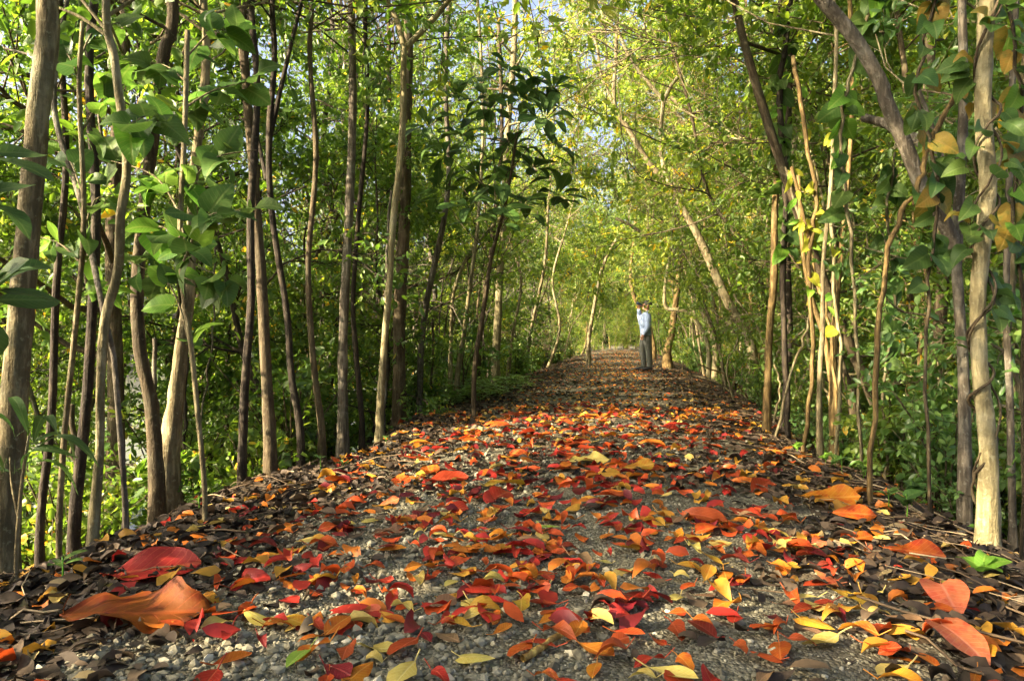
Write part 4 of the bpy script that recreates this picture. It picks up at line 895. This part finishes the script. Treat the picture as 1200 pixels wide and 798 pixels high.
# sapling with rosettes of large spoon-shaped leaves over the bank
ros = [(590, 235), (612, 232), (655, 222), (560, 205), (540, 150), (575, 120), (610, 110), (640, 130), (655, 165), (600, 165), (520, 175), (560, 90), (595, 75), (630, 95), (500, 140), (550, 235), (625, 190), (580, 185), (535, 110), (648, 95), (515, 215)]
leafy('sapling with rosettes of large dark spoon-shaped leaves over the bank', [(556, 428), (566, 360), (575, 300), (588, 250), (596, 215), (606, 150)], (6, 3), 6.2, B_BROWN,
      [([(580 + (x_ - 580) * 0.2, min(y_ + 70, 300)), (580 + (x_ - 580) * 0.65, y_ + 38), (x_, y_)], 6.2, ((i * 37) % 7 - 3) * 0.6) for i, (x_, y_) in enumerate(ros)], OBO, [M_LIVED, M_LIVED, M_LIVE], 10, 1.0, 1.45, seed=1, rosette=True, droop=0.5)
# slim wand with broad heart-shaped leaves on the left bank
tw = [([(228, 420), (200, 330), (150, 300)], 2.6, 1), ([(215, 300), (240, 250), (285, 240)], 2.5, -1), ([(214, 250), (180, 200), (120, 180)], 2.5, 1), ([(214, 220), (250, 180), (300, 170)], 2.6, 0.5), ([(216, 160), (180, 130), (150, 140)], 2.5, -1), ([(217, 120), (250, 100), (290, 90)], 2.6, 1), ([(213, 260), (225, 300), (262, 320)], 2.6, -0.5), ([(218, 90), (190, 70), (140, 66)], 2.7, 1), ([(212, 280), (190, 260), (160, 262)], 2.6, 1), ([(219, 60), (250, 30), (280, 35)], 2.6, 1)]
leafy('slim wand-like sapling hung with broad heart-shaped leaves', [(240, 566), (232, 480), (224, 400), (213, 320), (211, 250), (216, 150), (219, 30)], (6, 6), 2.6, B_TAN, tw, HEART, [M_LIVE, M_LIVE, M_LIVED, M_LIVEB], 13, 0.75, 1.2, seed=2)
leafy('leafy sapling of heart-shaped leaves behind the stout tan tree', [(70, 606), (76, 500), (88, 380), (98, 250), (92, 100), (96, 20)], (7, 5), 2.7, B_TAN,
      [([(95, 280), (110, 230), (135, 225)], 2.7, 0.5), ([(96, 220), (80, 180), (60, 170)], 2.7, 1), ([(94, 150), (120, 110), (150, 90)], 2.7, 0.5), ([(92, 90), (80, 60), (60, 40)], 2.7, 1), ([(94, 60), (110, 30), (140, 20)], 2.7, 0.6), ([(90, 340), (110, 330), (140, 345)], 2.7, 0.5), ([(92, 300), (70, 280), (40, 270)], 2.7, 1)], HEART, [M_LIVE, M_LIVED, M_LIVEB], 7, 0.6, 1.0, seed=3)
# overhanging shoot of thick dark leaves entering from the side
leafy('shoot with long thick glossy dark leaves beside the stout tan tree', [(-60, 420), (-50, 330), (-44, 250), (-40, 180)], (9, 6), 1.5, B_GREY, [([(-45, 260), (-35, 235), (-25, 220)], 1.5, 0), ([(-45, 210), (-35, 185), (-22, 172)], 1.5, 0), ([(-48, 330), (-35, 340), (-20, 345)], 1.5, 0), ([(-50, 380), (-30, 360), (-14, 330)], 1.5, 0)],
      OBO, [M_LIVED], 6, 0.55, 0.75, seed=4, rosette=True, droop=0.2, name='shoot', cat='shoot')
leafy('young plant with long narrow green leaves at the foot of the bank', [(20, 640), (26, 560), (34, 505)], (5, 3), 2.0, B_TAN, [([(26, 560), (32, 520), (36, 500)], 2.0, 0), ([(22, 600), (14, 560), (12, 530)], 2.0, 0.2)],
      [leaf_shape('leaf', 0.2, 0.034, 'ellipse', 8, 4, 0.6, 0.25, 0.5, 0.0, 0.05, 120, 0.0014)], [M_LIVE, M_LIVED], 5, 0.8, 1.1, seed=5, rosette=True, droop=0.3, name='seedling', cat='seedling')
def seedling(px, py, n, L, label, mat, seed, h=0.06, shapes=HEART, group=None):
    r = np.random.default_rng(4000 + seed); g_ = gpt(px, py); t = thing('seedling', label, 'seedling', g_, group)
    mb = MB(); mb.tube(np.array([[0, 0, -0.03], [0.004, 0, h * 0.5], [0, 0.003, h]]), [0.003, 0.0025, 0.002], 5); obj('stem', mb.mesh('stem', M_LIVEB), t)
    for k_ in range(n):
        az = k_ * 2.4 + r.uniform(-0.4, 0.4); d = np.array([math.cos(az), math.sin(az), 0.35]); hang_leaf(t, (0, 0, 0), shapes[k_ % len(shapes)], mat, (0, 0, h * r.uniform(0.55, 1)), d, (0, -0.3, 1), L / 0.12 * r.uniform(0.75, 1.1))
seedling(1152, 672, 4, 0.085, 'bright lime-green seedling with broad leaves on the dark verge', M_LIVEB, 1, 0.05)
seedling(165, 598, 4, 0.06, 'tiny green seedling in the brown litter of the bank', M_LIVE, 2, 0.05)
seedling(44, 632, 4, 0.07, 'green seedling by the foot of the stout tan tree', M_LIVE, 3, 0.05)
seedling(1085, 575, 6, 0.075, 'leafy young plant with spade leaves before the vine-wrapped trunk', M_LIVE, 4, 0.16)
seedling(1112, 590, 7, 0.075, 'taller young plant with spade leaves before the shadowed thicket', M_LIVE, 5, 0.22)
seedling(978, 545, 4, 0.06, 'small green seedling at the foot of the slim straight stem', M_LIVE, 6, 0.07)
seedling(1062, 602, 5, 0.07, 'low seedling with dusty leaves at the thicket foot', M_LIVED, 7, 0.1)

for k_ in range(22):
    y = random.uniform(1.7, 6.5); sg = random.choice([-1, 1, 1]); x = path_c(y) + sg * random.uniform(1.35, 1.9); px = 600 + x / y * 800
    if not 20 < px < 1180: continue
    py = 396 + (CAM_H - gz(x, y)) / y * 800; seedling(px, py, random.randint(3, 6), random.uniform(0.035, 0.065), 'tiny green sprout in the verge litter %s' % where(x, y), random.choice([M_LIVE, M_LIVEB, M_LIVED]), 20 + k_, random.uniform(0.03, 0.11), random.choice([HEART, LANCE]), 'green sprouts in the verge litter')
# ------------------------------------------------------------------ vines and lianas
def helix_vine(label, pts, d, wpx, turns, rv, leaf_n, mats, shapes, seed, smin=0.6, smax=0.95, name='vine'):
    r = np.random.default_rng(5000 + seed); P = np.array([pix(a, b, d) for a, b in pts]); rad = np.full(len(P), 0.5 * wpx / 800 * d)
    Pc, rc = catmull(P, rad, 14); n = len(Pc); a = np.linspace(0, turns * 6.28, n) + np.cumsum(r.normal(0, 0.12, n))
    C = Pc + (rc + rv)[:, None] * np.stack([np.cos(a), np.sin(a), 0 * a], -1)
    z = gz(C[0, 0], C[0, 1]); C[0, 2] = z - 0.03
    base = np.array([C[0, 0], C[0, 1], z]); t = thing(name, label, 'vine', base); mb = MB(); mb.tube(C, rv, 5, wob=0.1)
    obj('stem', mb.mesh('stem', B_BROWN, off=base), t)
    for k_ in range(leaf_n):
        j = int(n * r.uniform(0.45, 0.98)); out = norm(C[j] - Pc[j]); dd = norm(out + r.normal(0, 0.5, 3) + np.array([0, -0.2, -0.5]))
        hang_leaf(t, base, shapes[r.integers(0, len(shapes))], mats[r.integers(0, len(mats))], C[j] + dd * 0.03, dd, np.array([0, -0.8, 0.6]) + r.normal(0, 0.3, 3), r.uniform(smin, smax))
helix_vine('thin brown vine with ochre and green leaves spiralling up the pale trunk', [(1156, 618), (1152, 500), (1149, 420), (1150, 330), (1156, 220), (1158, 110), (1161, -10)], 2.38, 23, 6, 0.005, 26, [M_LIVE, M_LIVEO, M_LIVED, M_LIVE, M_LIVED], HEART, 1, 0.5, 0.85)
helix_vine('second darker vine twisted loosely round the pale trunk', [(1160, 616), (1154, 460), (1150, 330), (1157, 180), (1161, -10)], 2.38, 26, 4.2, 0.004, 16, [M_LIVED, M_LIVEO, M_LIVE], HEART, 2, 0.5, 0.8)
def liana(label, pts, d, w, bark, leaf_n, mats, shapes, seed, smin=0.5, smax=0.9, group=None, foot=True, cat='liana'):
    r = np.random.default_rng(6000 + seed); dl = [d] * len(pts) if np.isscalar(d) else d
    P = np.array([pix(a, b, dd) for (a, b), dd in zip(pts, dl)]); z = gz(P[0, 0], P[0, 1])
    if foot: P[0, 2] = z - 0.05
    base = P[0].copy(); t = thing(cat, label, cat, base, group); Pc, rc = catmull(P, np.full(len(P), 0.5 * w / 800 * dl[0]), 6)
    Pc[1:-1] += r.normal(0, 0.006, (len(Pc) - 2, 3)); mb = MB(); mb.tube(Pc, rc, 6, wob=0.08); obj('stem', mb.mesh('stem', bark, off=base), t)
    for k_ in range(leaf_n):
        j = r.integers(len(Pc) // 3, len(Pc)); dd = norm(np.array([r.normal(0, 0.6), r.normal(0, 0.6), -0.8]))
        hang_leaf(t, base, shapes[r.integers(0, len(shapes))], mats[r.integers(0, len(mats))], Pc[j] + dd * 0.02, dd, np.array([r.normal(0, 0.4), -1, 0.3]), r.uniform(smin, smax))
Y = [M_LIVEY, M_LIVEY, M_LIVEB]
liana('golden liana hung with yellow leaves in the sunlit tangle', [(985, 500), (975, 400), (955, 310), (940, 240), (928, 190)], 4.5, 4, B_GOLD, 16, Y, LANCE, 1)
liana('twisted orange-brown liana crossing the tangle beside yellow leaves', [(940, 500), (952, 400), (948, 300), (958, 230), (945, 160), (930, 60)], 4.5, 5, B_GOLD, 14, Y, HEART, 2, 0.5, 0.8)
liana('straight liana with heart-shaped yellow leaves near its top', [(978, 505), (985, 420), (976, 300), (975, 200), (985, 100)], 4.4, 4, B_PALE, 14, Y + [M_LIVE], HEART, 3, 0.5, 0.8)
liana('slack thin liana looping between the golden stem and tangle', [(905, 480), (930, 420), (950, 360), (945, 280), (920, 190)], 4.9, 3, B_TAN, 8, Y, LANCE, 4)
liana('crooked yellow liana climbing toward the grey bough', [(1020, 520), (1030, 380), (1045, 270), (1080, 205), (1090, 160), (1118, 110), (1128, 70)], 2.9, 6, B_GOLD, 6, [M_LIVE, M_LIVEO], HEART, 5)
liana('dark ivy liana climbing with large green leaves', [(925, 470), (918, 330), (921, 210), (914, 100), (930, -20)], 5.3, 7, B_DARK, 46, [M_LIVE, M_LIVE, M_LIVED, M_LIVEB], HEART, 6, 0.8, 1.3)
liana('leaf-hung liana draped before the grey boughs', [(1010, 530), (1000, 300), (985, 150), (1005, 60), (1030, -30)], 3.6, 4, B_TAN, 40, [M_LIVE, M_LIVE, M_LIVED, M_LIVEB], HEART, 7, 0.7, 1.15)
liana('leaf-hung liana climbing between boughs and pale trunk', [(1090, 560), (1085, 380), (1100, 220), (1078, 100), (1100, -30)], 2.8, 4, B_BROWN, 40, [M_LIVE, M_LIVED, M_LIVED, M_LIVEO], HEART, 8, 0.65, 1.05)
liana('leaf-hung liana trailing past the grey thin trunk', [(1195, 600), (1200, 400), (1188, 250), (1196, 120), (1180, -30)], 2.5, 4, B_BROWN, 36, [M_LIVE, M_LIVED, M_LIVEO, M_LIVEB], HEART, 9, 0.65, 1.0)
liana('slender green-leaved liana at the shadowed thicket front', [(1040, 560), (1035, 450), (1050, 350), (1040, 240), (1050, 160)], 3.8, 3, B_TAN, 30, [M_LIVE, M_LIVED], HEART, 10, 0.7, 1.1)
GB = 'bare thin stems in the sunlit thicket'; LBR = 'bare thin leaning stem at the edge of the sunlit thicket'
for k_ in range(26):
    y = random.uniform(3.0, 12); u = random.uniform(1.65, 2.6); x = path_c(y) + u; px = 600 + x / y * 800; py = 396 + (CAM_H - gz(x, y)) / y * 800
    if px > 1190: continue
    dx = random.gauss(0, 25); hgt = random.uniform(70, 230) * 4.5 / y
    liana('bare thin leaning stem %s in the sunlit thicket' % where(x, y), [(px, py), (px + dx * 0.3, py - hgt * 0.4), (px + dx * 0.8 + random.gauss(0, 8), py - hgt * 0.7), (px + dx + random.gauss(0, 14), py - hgt)], y, random.uniform(2.5, 5) * 4 / y, random.choice([B_GOLD, B_TAN, B_PALE]), 0, Y, LANCE, 30 + k_, group=GB, cat='stem')
GBL = 'bare thin stems on the shaded bank'; LBL = 'bare thin stem rising between trunks on the shaded bank'
for k_ in range(26):
    y = random.uniform(3.2, 14); u = -random.uniform(1.75, 3.4); x = path_c(y) + u; px = 600 + x / y * 800; py = 396 + (CAM_H - gz(x, y)) / y * 800
    if px < 10: continue
    dx = random.gauss(0, 20); hgt = random.uniform(150, 420) * 4.5 / y
    liana('bare thin stem %s on the shaded bank' % where(x, y), [(px, py), (px + dx * 0.3, py - hgt * 0.4), (px + dx * 0.8 + random.gauss(0, 6), py - hgt * 0.7), (px + dx, py - hgt)], y, random.uniform(3, 7) * 4 / y, random.choice([B_DARK, B_BROWN, B_GREY]), 0, Y, LANCE, 60 + k_, group=GBL, cat='stem')

# sticks lying on the path
def stick(label, p0, p1, r0, bark, seed, name='stick'):
    r = np.random.default_rng(7000 + seed); a = gpt(*p0); b = gpt(*p1); q = np.linspace(0, 1, 7); C = a[None] + (b - a)[None] * q[:, None] + r.normal(0, 0.004, (7, 3))
    C[:, 2] = top_z(C[:, 0], C[:, 1]) + r0 * 0.9 + 0.006; base = a.copy(); mb = MB(); mb.tube(C, np.linspace(r0, r0 * 0.6, 7), 8, wob=0.12, smooth_n=3)
    o = obj(name, mb.mesh(name, bark, off=base), None, base); tag(o, label, 'stick')
stick('knobbly golden stick lying on the gravel among red leaves', (612, 778), (682, 734), 0.008, bark_mat('bark_lichen_gold', (0.5, 0.38, 0.1), (0.26, 0.17, 0.05), (0.5, 0.42, 0.16), 0.4), 1)
stick('short dark stick lying at the edge of the verge', (1088, 746), (1054, 702), 0.009, B_BROWN, 2)
stick('pale driftwood stick half hidden in the bank litter', (395, 548), (440, 532), 0.012, B_GREY, 3)

# ------------------------------------------------------------------ the walker
def person(loc):
    t = thing('person', 'person in pale blue shirt, grey-green trousers and dark cap, looking up beside the trees', 'person', loc)
    def loft(bm_mb, secs, n=14):
        """secs: (x,y,z, rx, ry) rings stacked along the limb; ring plane is horizontal unless a direction is implied"""
        P = np.array([s[:3] for s in secs], float); T = norm(np.gradient(P, axis=0)); ang = np.arange(n) * 2 * math.pi / n; V = []
        for p_, t_, s in zip(P, T, secs):
            ref = np.array([1.0, 0, 0]) if abs(t_[0]) < 0.85 else np.array([0, 0, 1.0])
            a1 = norm(ref - t_ * (ref @ t_)); a2 = np.cross(t_, a1)
            V.append(p_ + s[3] * np.cos(ang)[:, None] * a1 + s[4] * np.sin(ang)[:, None] * a2)
        V = np.concatenate(V); k = len(P); i = np.arange(k - 1)[:, None] * n; j = np.arange(n)[None, :]; j2 = (j + 1) % n
        F = np.stack([i + j, i + j2, i + n + j2, i + n + j], -1).reshape(-1, 4)
        c0 = len(V); V = np.concatenate([V, P[:1] - T[:1] * min(secs[0][3], 0.01), P[-1:] + T[-1:] * min(secs[-1][3], 0.01)])
        F3 = np.concatenate([np.stack([(np.arange(n) + 1) % n, np.arange(n), np.full(n, c0)], -1), np.stack([(k - 1) * n + np.arange(n), (k - 1) * n + (np.arange(n) + 1) % n, np.full(n, c0 + 1)], -1)])
        bm_mb.add(V, F, F3)
    def fused(name, mb, mat, vox, it=4):
        me = mb.mesh(name, mat); o = obj(name, me, t)
        m = o.modifiers.new('fuse', 'REMESH'); m.mode = 'VOXEL'; m.voxel_size = vox; m.use_smooth_shade = True
        s = o.modifiers.new('soft', 'SMOOTH'); s.iterations = it; s.factor = 0.5
        dg = bpy.context.evaluated_depsgraph_get(); dg.update(); nm = bpy.data.meshes.new_from_object(o.evaluated_get(dg)); o.modifiers.clear(); o.data = nm
        return o
    # faces -X; slightly leaning back, weight over the heels
    skin = simple_mat('skin', (0.42, 0.22, 0.13), 0.55, 0.35, 80, 0.08, 0.1); shirt = simple_mat('pale_blue_cotton', (0.27, 0.35, 0.52), 0.85, 0.15, 18, 0.12, 0.6, 0.01)
    trou = simple_mat('grey_green_twill', (0.11, 0.115, 0.10), 0.85, 0.15, 14, 0.3, 0.6, 0.012); shoe = simple_mat('dark_leather', (0.025, 0.025, 0.028), 0.5, 0.4); cap = simple_mat('grey_felt', (0.085, 0.085, 0.07), 0.9, 0.1, 60, 0.3); bin_ = simple_mat('navy_plastic', (0.03, 0.05, 0.11), 0.4, 0.5)
    HZ = 1.50
    b = MB()
    loft(b, [(0, 0, 0.80, 0.10, 0.15), (0.0, 0, 0.95, 0.115, 0.165), (-0.02, 0, 1.08, 0.11, 0.155), (-0.015, 0, 1.22, 0.115, 0.18), (0.01, 0, 1.34, 0.10, 0.19), (0.02, 0, 1.41, 0.06, 0.11), (0.015, 0, 1.47, 0.052, 0.055), (0.0, 0, 1.53, 0.05, 0.052)])
    # head tilted back
    loft(b, [(0.035, 0, 1.475, 0.045, 0.045), (0.015, 0, 1.52, 0.085, 0.068), (0.01, 0, 1.57, 0.10, 0.076), (0.02, 0, 1.62, 0.098, 0.076), (0.035, 0, 1.665, 0.075, 0.06), (0.045, 0, 1.69, 0.03, 0.03)])
    loft(b, [(-0.08, 0, 1.60, 0.018, 0.016), (-0.105, 0, 1.585, 0.016, 0.016), (-0.11, 0, 1.565, 0.014, 0.014)], 8)      # nose
    loft(b, [(-0.055, 0, 1.51, 0.03, 0.03), (-0.08, 0, 1.50, 0.02, 0.024)], 8)                                             # chin
    for sg in (-1, 1): loft(b, [(0.03, sg * 0.072, 1.555, 0.018, 0.01), (0.035, sg * 0.085, 1.58, 0.024, 0.01), (0.035, sg * 0.083, 1.605, 0.016, 0.008)], 8)  # ears
    leg = lambda s, f: [(f * 0.2 + 0.0, s * 0.085, 0.86, 0.095, 0.09), (f * 0.6 - 0.005, s * 0.09, 0.68, 0.082, 0.08), (f, s * 0.09, 0.48, 0.062, 0.062), (f + 0.012, s * 0.09, 0.32, 0.06, 0.056), (f + 0.02, s * 0.09, 0.12, 0.04, 0.04), (f + 0.02, s * 0.09, 0.06, 0.04, 0.04)]
    for sg, f in ((-1, 0.05), (1, -0.06)): loft(b, leg(sg, f)); loft(b, [(f + 0.045, sg * 0.09, 0.04, 0.035, 0.035), (f - 0.03, sg * 0.09, 0.045, 0.03, 0.04), (f - 0.13, sg * 0.095, 0.03, 0.022, 0.04), (f - 0.19, sg * 0.1, 0.025, 0.015, 0.03)], 10)
    armA = [(0.01, -0.19, 1.36, 0.058, 0.058), (0.015, -0.225, 1.22, 0.052, 0.05), (0.02, -0.235, 1.08, 0.044, 0.042), (-0.05, -0.225, 0.96, 0.036, 0.036), (-0.10, -0.205, 0.87, 0.027, 0.03)]       # near arm, hand at the pocket
    armB = [(0.01, 0.19, 1.36, 0.058, 0.058), (-0.03, 0.22, 1.25, 0.052, 0.05), (-0.085, 0.22, 1.15, 0.044, 0.044), (-0.13, 0.16, 1.33, 0.037, 0.036), (-0.155, 0.09, 1.50, 0.027, 0.03)]          # far arm raised to the eyes
    loft(b, armA); loft(b, armB)
    def hand(c, fwd, side, out):
        c = np.array(c); fwd = norm(np.array(fwd, float)); side = norm(np.array(side, float)); nrm_ = np.cross(fwd, side)
        loft(b, [(*(c + fwd * q), w_, h_) for q, w_, h_ in ((-0.01, 0.026, 0.028), (0.03, 0.04, 0.018), (0.08, 0.042, 0.017))], 10)
        for i_, (o_, l_) in enumerate(((-0.03, 0.06), (-0.01, 0.072), (0.011, 0.068), (0.031, 0.052))):
            p0_ = c + fwd * 0.075 + side * o_; p1_ = p0_ + (fwd * 0.85 + nrm_ * out * 0.5) * l_ * 0.55; p2_ = p1_ + (fwd * 0.4 + nrm_ * out * 0.9) * l_ * 0.45
            loft(b, [(*p0_, 0.0095, 0.0095), (*p1_, 0.009, 0.009), (*p2_, 0.0075, 0.0075)], 7)
        p0_ = c + fwd * 0.02 - side * 0.035; p1_ = p0_ + (fwd * 0.6 - side * 0.7) * 0.04; p2_ = p1_ + (fwd * 0.9 - side * 0.1) * 0.03
        loft(b, [(*p0_, 0.012, 0.012), (*p1_, 0.011, 0.011), (*p2_, 0.008, 0.008)], 7)
    hand((-0.105, -0.20, 0.86), (-0.35, 0.1, -0.9), (1, 0, -0.35), 1)
    hand((-0.155, 0.08, 1.52), (0.05, -0.45, 0.85), (0.9, 0.2, 0.1), -1)
    fused('body', b, skin, 0.008, 3)
    s = MB()
    loft(s, [(0.0, 0, 0.83, 0.135, 0.18), (-0.002, 0, 0.93, 0.138, 0.186), (-0.025, 0, 1.06, 0.132, 0.178), (-0.018, 0, 1.22, 0.135, 0.198), (0.008, 0, 1.34, 0.118, 0.205), (0.018, 0, 1.415, 0.08, 0.13), (0.018, 0, 1.46, 0.065, 0.07)])
    grow = lambda a, g_, e: [(x_, y_, z_, r1 + g_, r2 + g_) for x_, y_, z_, r1, r2 in a[:e]]
    loft(s, grow(armA, 0.02, 5)); loft(s, grow(armB, 0.02, 5))
    fused('shirt', s, shirt, 0.011, 3)
    s = MB(); loft(s, [(0, 0, 0.76, 0.125, 0.165), (0, 0, 0.86, 0.13, 0.17), (0, 0, 0.95, 0.125, 0.165)])
    for sg, f in ((-1, 0.05), (1, -0.06)): loft(s, [(x_, y_, z_, r1 + 0.02, r2 + 0.016) for x_, y_, z_, r1, r2 in leg(sg, f)[:5]] + [(f + 0.018, sg * 0.09, 0.085, 0.07, 0.066)])
    fused('trousers', s, trou, 0.011, 3)
    for sg, f in ((-1, 0.05), (1, -0.06)):
        s = MB(); loft(s, [(f + 0.085, sg * 0.09, 0.055, 0.045, 0.045), (f + 0.03, sg * 0.09, 0.055, 0.055, 0.052), (f - 0.06, sg * 0.092, 0.05, 0.045, 0.05), (f - 0.15, sg * 0.097, 0.036, 0.032, 0.047), (f - 0.215, sg * 0.1, 0.03, 0.022, 0.034)], 12)
        loft(s, [(f + 0.025, sg * 0.09, 0.05, 0.055, 0.05), (f + 0.022, sg * 0.09, 0.13, 0.052, 0.05)], 12); fused('shoe', s, shoe, 0.008, 2)
    s = MB(); loft(s, [(0.045, 0, 1.585, 0.105, 0.09), (0.04, 0, 1.63, 0.112, 0.092), (0.05, 0, 1.67, 0.10, 0.082), (0.058, 0, 1.70, 0.06, 0.05), (0.06, 0, 1.712, 0.02, 0.02)])
    loft(s, [(-0.05, 0, 1.645, 0.012, 0.07), (-0.10, 0, 1.66, 0.01, 0.055), (-0.125, 0, 1.668, 0.006, 0.03)], 10)
    fused('cap', s, cap, 0.008, 3)
    s = MB()
    for yy in (-0.03, 0.03): loft(s, [(-0.10, yy, 1.60, 0.02, 0.02), (-0.16, yy, 1.625, 0.024, 0.024), (-0.165, yy, 1.627, 0.03, 0.03), (-0.22, yy, 1.65, 0.034, 0.034)], 10)
    loft(s, [(-0.15, -0.03, 1.62, 0.012, 0.012), (-0.15, 0.03, 1.62, 0.012, 0.012)], 8)
    me = s.mesh('binoculars', bin_); o = obj('binoculars', me, None, loc); tag(o, 'dark blue binoculars held up to the face of the person', 'binoculars')
    em_ = simple_mat('eye', (0.03, 0.02, 0.015), 0.2, 0.5)
    for yy in (-0.03, 0.03):
        e = MB(); loft(e, [(-0.078, yy, 1.60, 0.008, 0.012), (-0.086, yy, 1.602, 0.006, 0.01)], 8); obj('eye', e.mesh('eye', em_), t)
    m_ = MB(); loft(m_, [(-0.078, -0.025, 1.53, 0.006, 0.005), (-0.088, 0, 1.53, 0.007, 0.006), (-0.078, 0.025, 1.53, 0.006, 0.005)], 8)
    obj('mouth', m_.mesh('mouth', simple_mat('lip', (0.3, 0.10, 0.08), 0.5, 0.4)), t)
    return t
pp = gpt(757, 429)
person((float(pp[0]), float(pp[1]), float(top_z(pp[0], pp[1]))))

# ------------------------------------------------------------------ leaves cut from crowns along the sun's rays to light chosen spots
GAPS = [((0.25, 5.35, 0.0), 0.16), ((0.55, 5.55, 0.0), 0.2), ((0.9, 5.7, 0.0), 0.18), ((0.7, 5.25, 0.0), 0.14), ((1.5, 7.6, 0.0), 0.14), ((0.4, 6.2, 0.0), 0.12), ((1.2, 5.5, 0.0), 0.12), ((1.9, 8.8, 0.0), 0.14),
        ((2.05, 5.4, 0.75), 0.2), ((2.08, 5.4, 1.15), 0.2), ((2.1, 5.4, 1.6), 0.15), ((1.95, 4.35, 0.9), 0.12), ((2.05, 4.5, 1.3), 0.25), ((2.1, 4.5, 1.7), 0.25), ((2.15, 4.6, 0.5), 0.14), ((3.9, 11.8, 1.6), 0.3), ((3.2, 11.6, 2.8), 0.35), ((2.6, 11.6, 4.0), 0.5), ((4.4, 19, 1.0), 0.35), ((4.4, 19, 2.2), 0.35), ((4.9, 16, 1.2), 0.3),
        ((5.0, 14, 3.0), 0.8), ((4.6, 17, 4.5), 1.0), ((3.5, 22, 5.0), 1.2), ((4.8, 10, 3.2), 0.7), ((4.0, 28, 4.0), 1.3), ((1.0, 26, 5.0), 1.3), ((3.0, 8, 2.4), 0.4), ((4.5, 27, 1.2), 0.5), ((3.2, 15.8, 1.2), 0.3), ((2.9, 14.6, 0.0), 0.45), ((2.2, 12.5, 0.0), 0.4), ((1.2, 10.0, 0.0), 0.35), ((3.4, 18, 0.1), 0.5), ((3.9, 24, 0.1), 0.8), ((5.5, 32, 0.2), 1.0), ((-1.36, 2.42, 1.35), 0.05)]
bpy.context.view_layer.update()
grng = np.random.default_rng(99)
GP = [(np.array(p_), r_ * (1.7 if i_ < 8 else 1.6)) for i_, (p_, r_) in enumerate(GAPS)]
for o in list(sc.objects):
    if o.type != 'MESH' or o.name.split('.')[0] not in ('crown', 'foliage') or o.parent is None: continue
    MWd = np.array(o.matrix_world); bb = np.array([list(c) for c in o.bound_box]); cw = (MWd[:3, :3] @ bb.mean(0)) + MWd[:3, 3]; rw = np.linalg.norm(bb[6] - bb[0]) * 0.5 * max(o.parent.scale)
    hit = [(p_, r_) for p_, r_ in GP if (cw - p_) @ SV > -rw and np.linalg.norm((cw - p_) - SV * ((cw - p_) @ SV)) < rw + r_]
    if not hit: continue
    me = o.data; n = len(me.vertices); co = np.empty(n * 3, dtype=np.float32); me.vertices.foreach_get('co', co); co = co.reshape(-1, 6, 3)
    ce = co.mean(1) @ MWd[:3, :3].T + MWd[:3, 3]; drop = np.zeros(len(ce), bool)
    for p_, r_ in hit:
        v = ce - p_; t_ = v @ SV; dist = np.linalg.norm(v - t_[:, None] * SV, axis=1)
        drop |= (t_ > 0.35) & (dist < r_ + 0.04) & (grng.random(len(ce)) < 0.96)
    if not drop.any(): continue
    at = np.empty(n, dtype=np.float32); me.attributes['v'].data.foreach_get('value', at)
    keep = ~drop; cok = co[keep]; b = np.arange(len(cok))[:, None] * 6
    slot = o.material_slots[0].material; lnk = o.material_slots[0].link
    o.data = mesh_from(me.name, cok.reshape(-1, 3), np.concatenate([b + np.array([[0, 3, 2, 1]]), b + np.array([[0, 5, 4, 3]])]), me.materials[0], at.reshape(-1, 6)[keep].ravel())
    if lnk == 'OBJECT': o.material_slots[0].link = 'OBJECT'; o.material_slots[0].material = slot
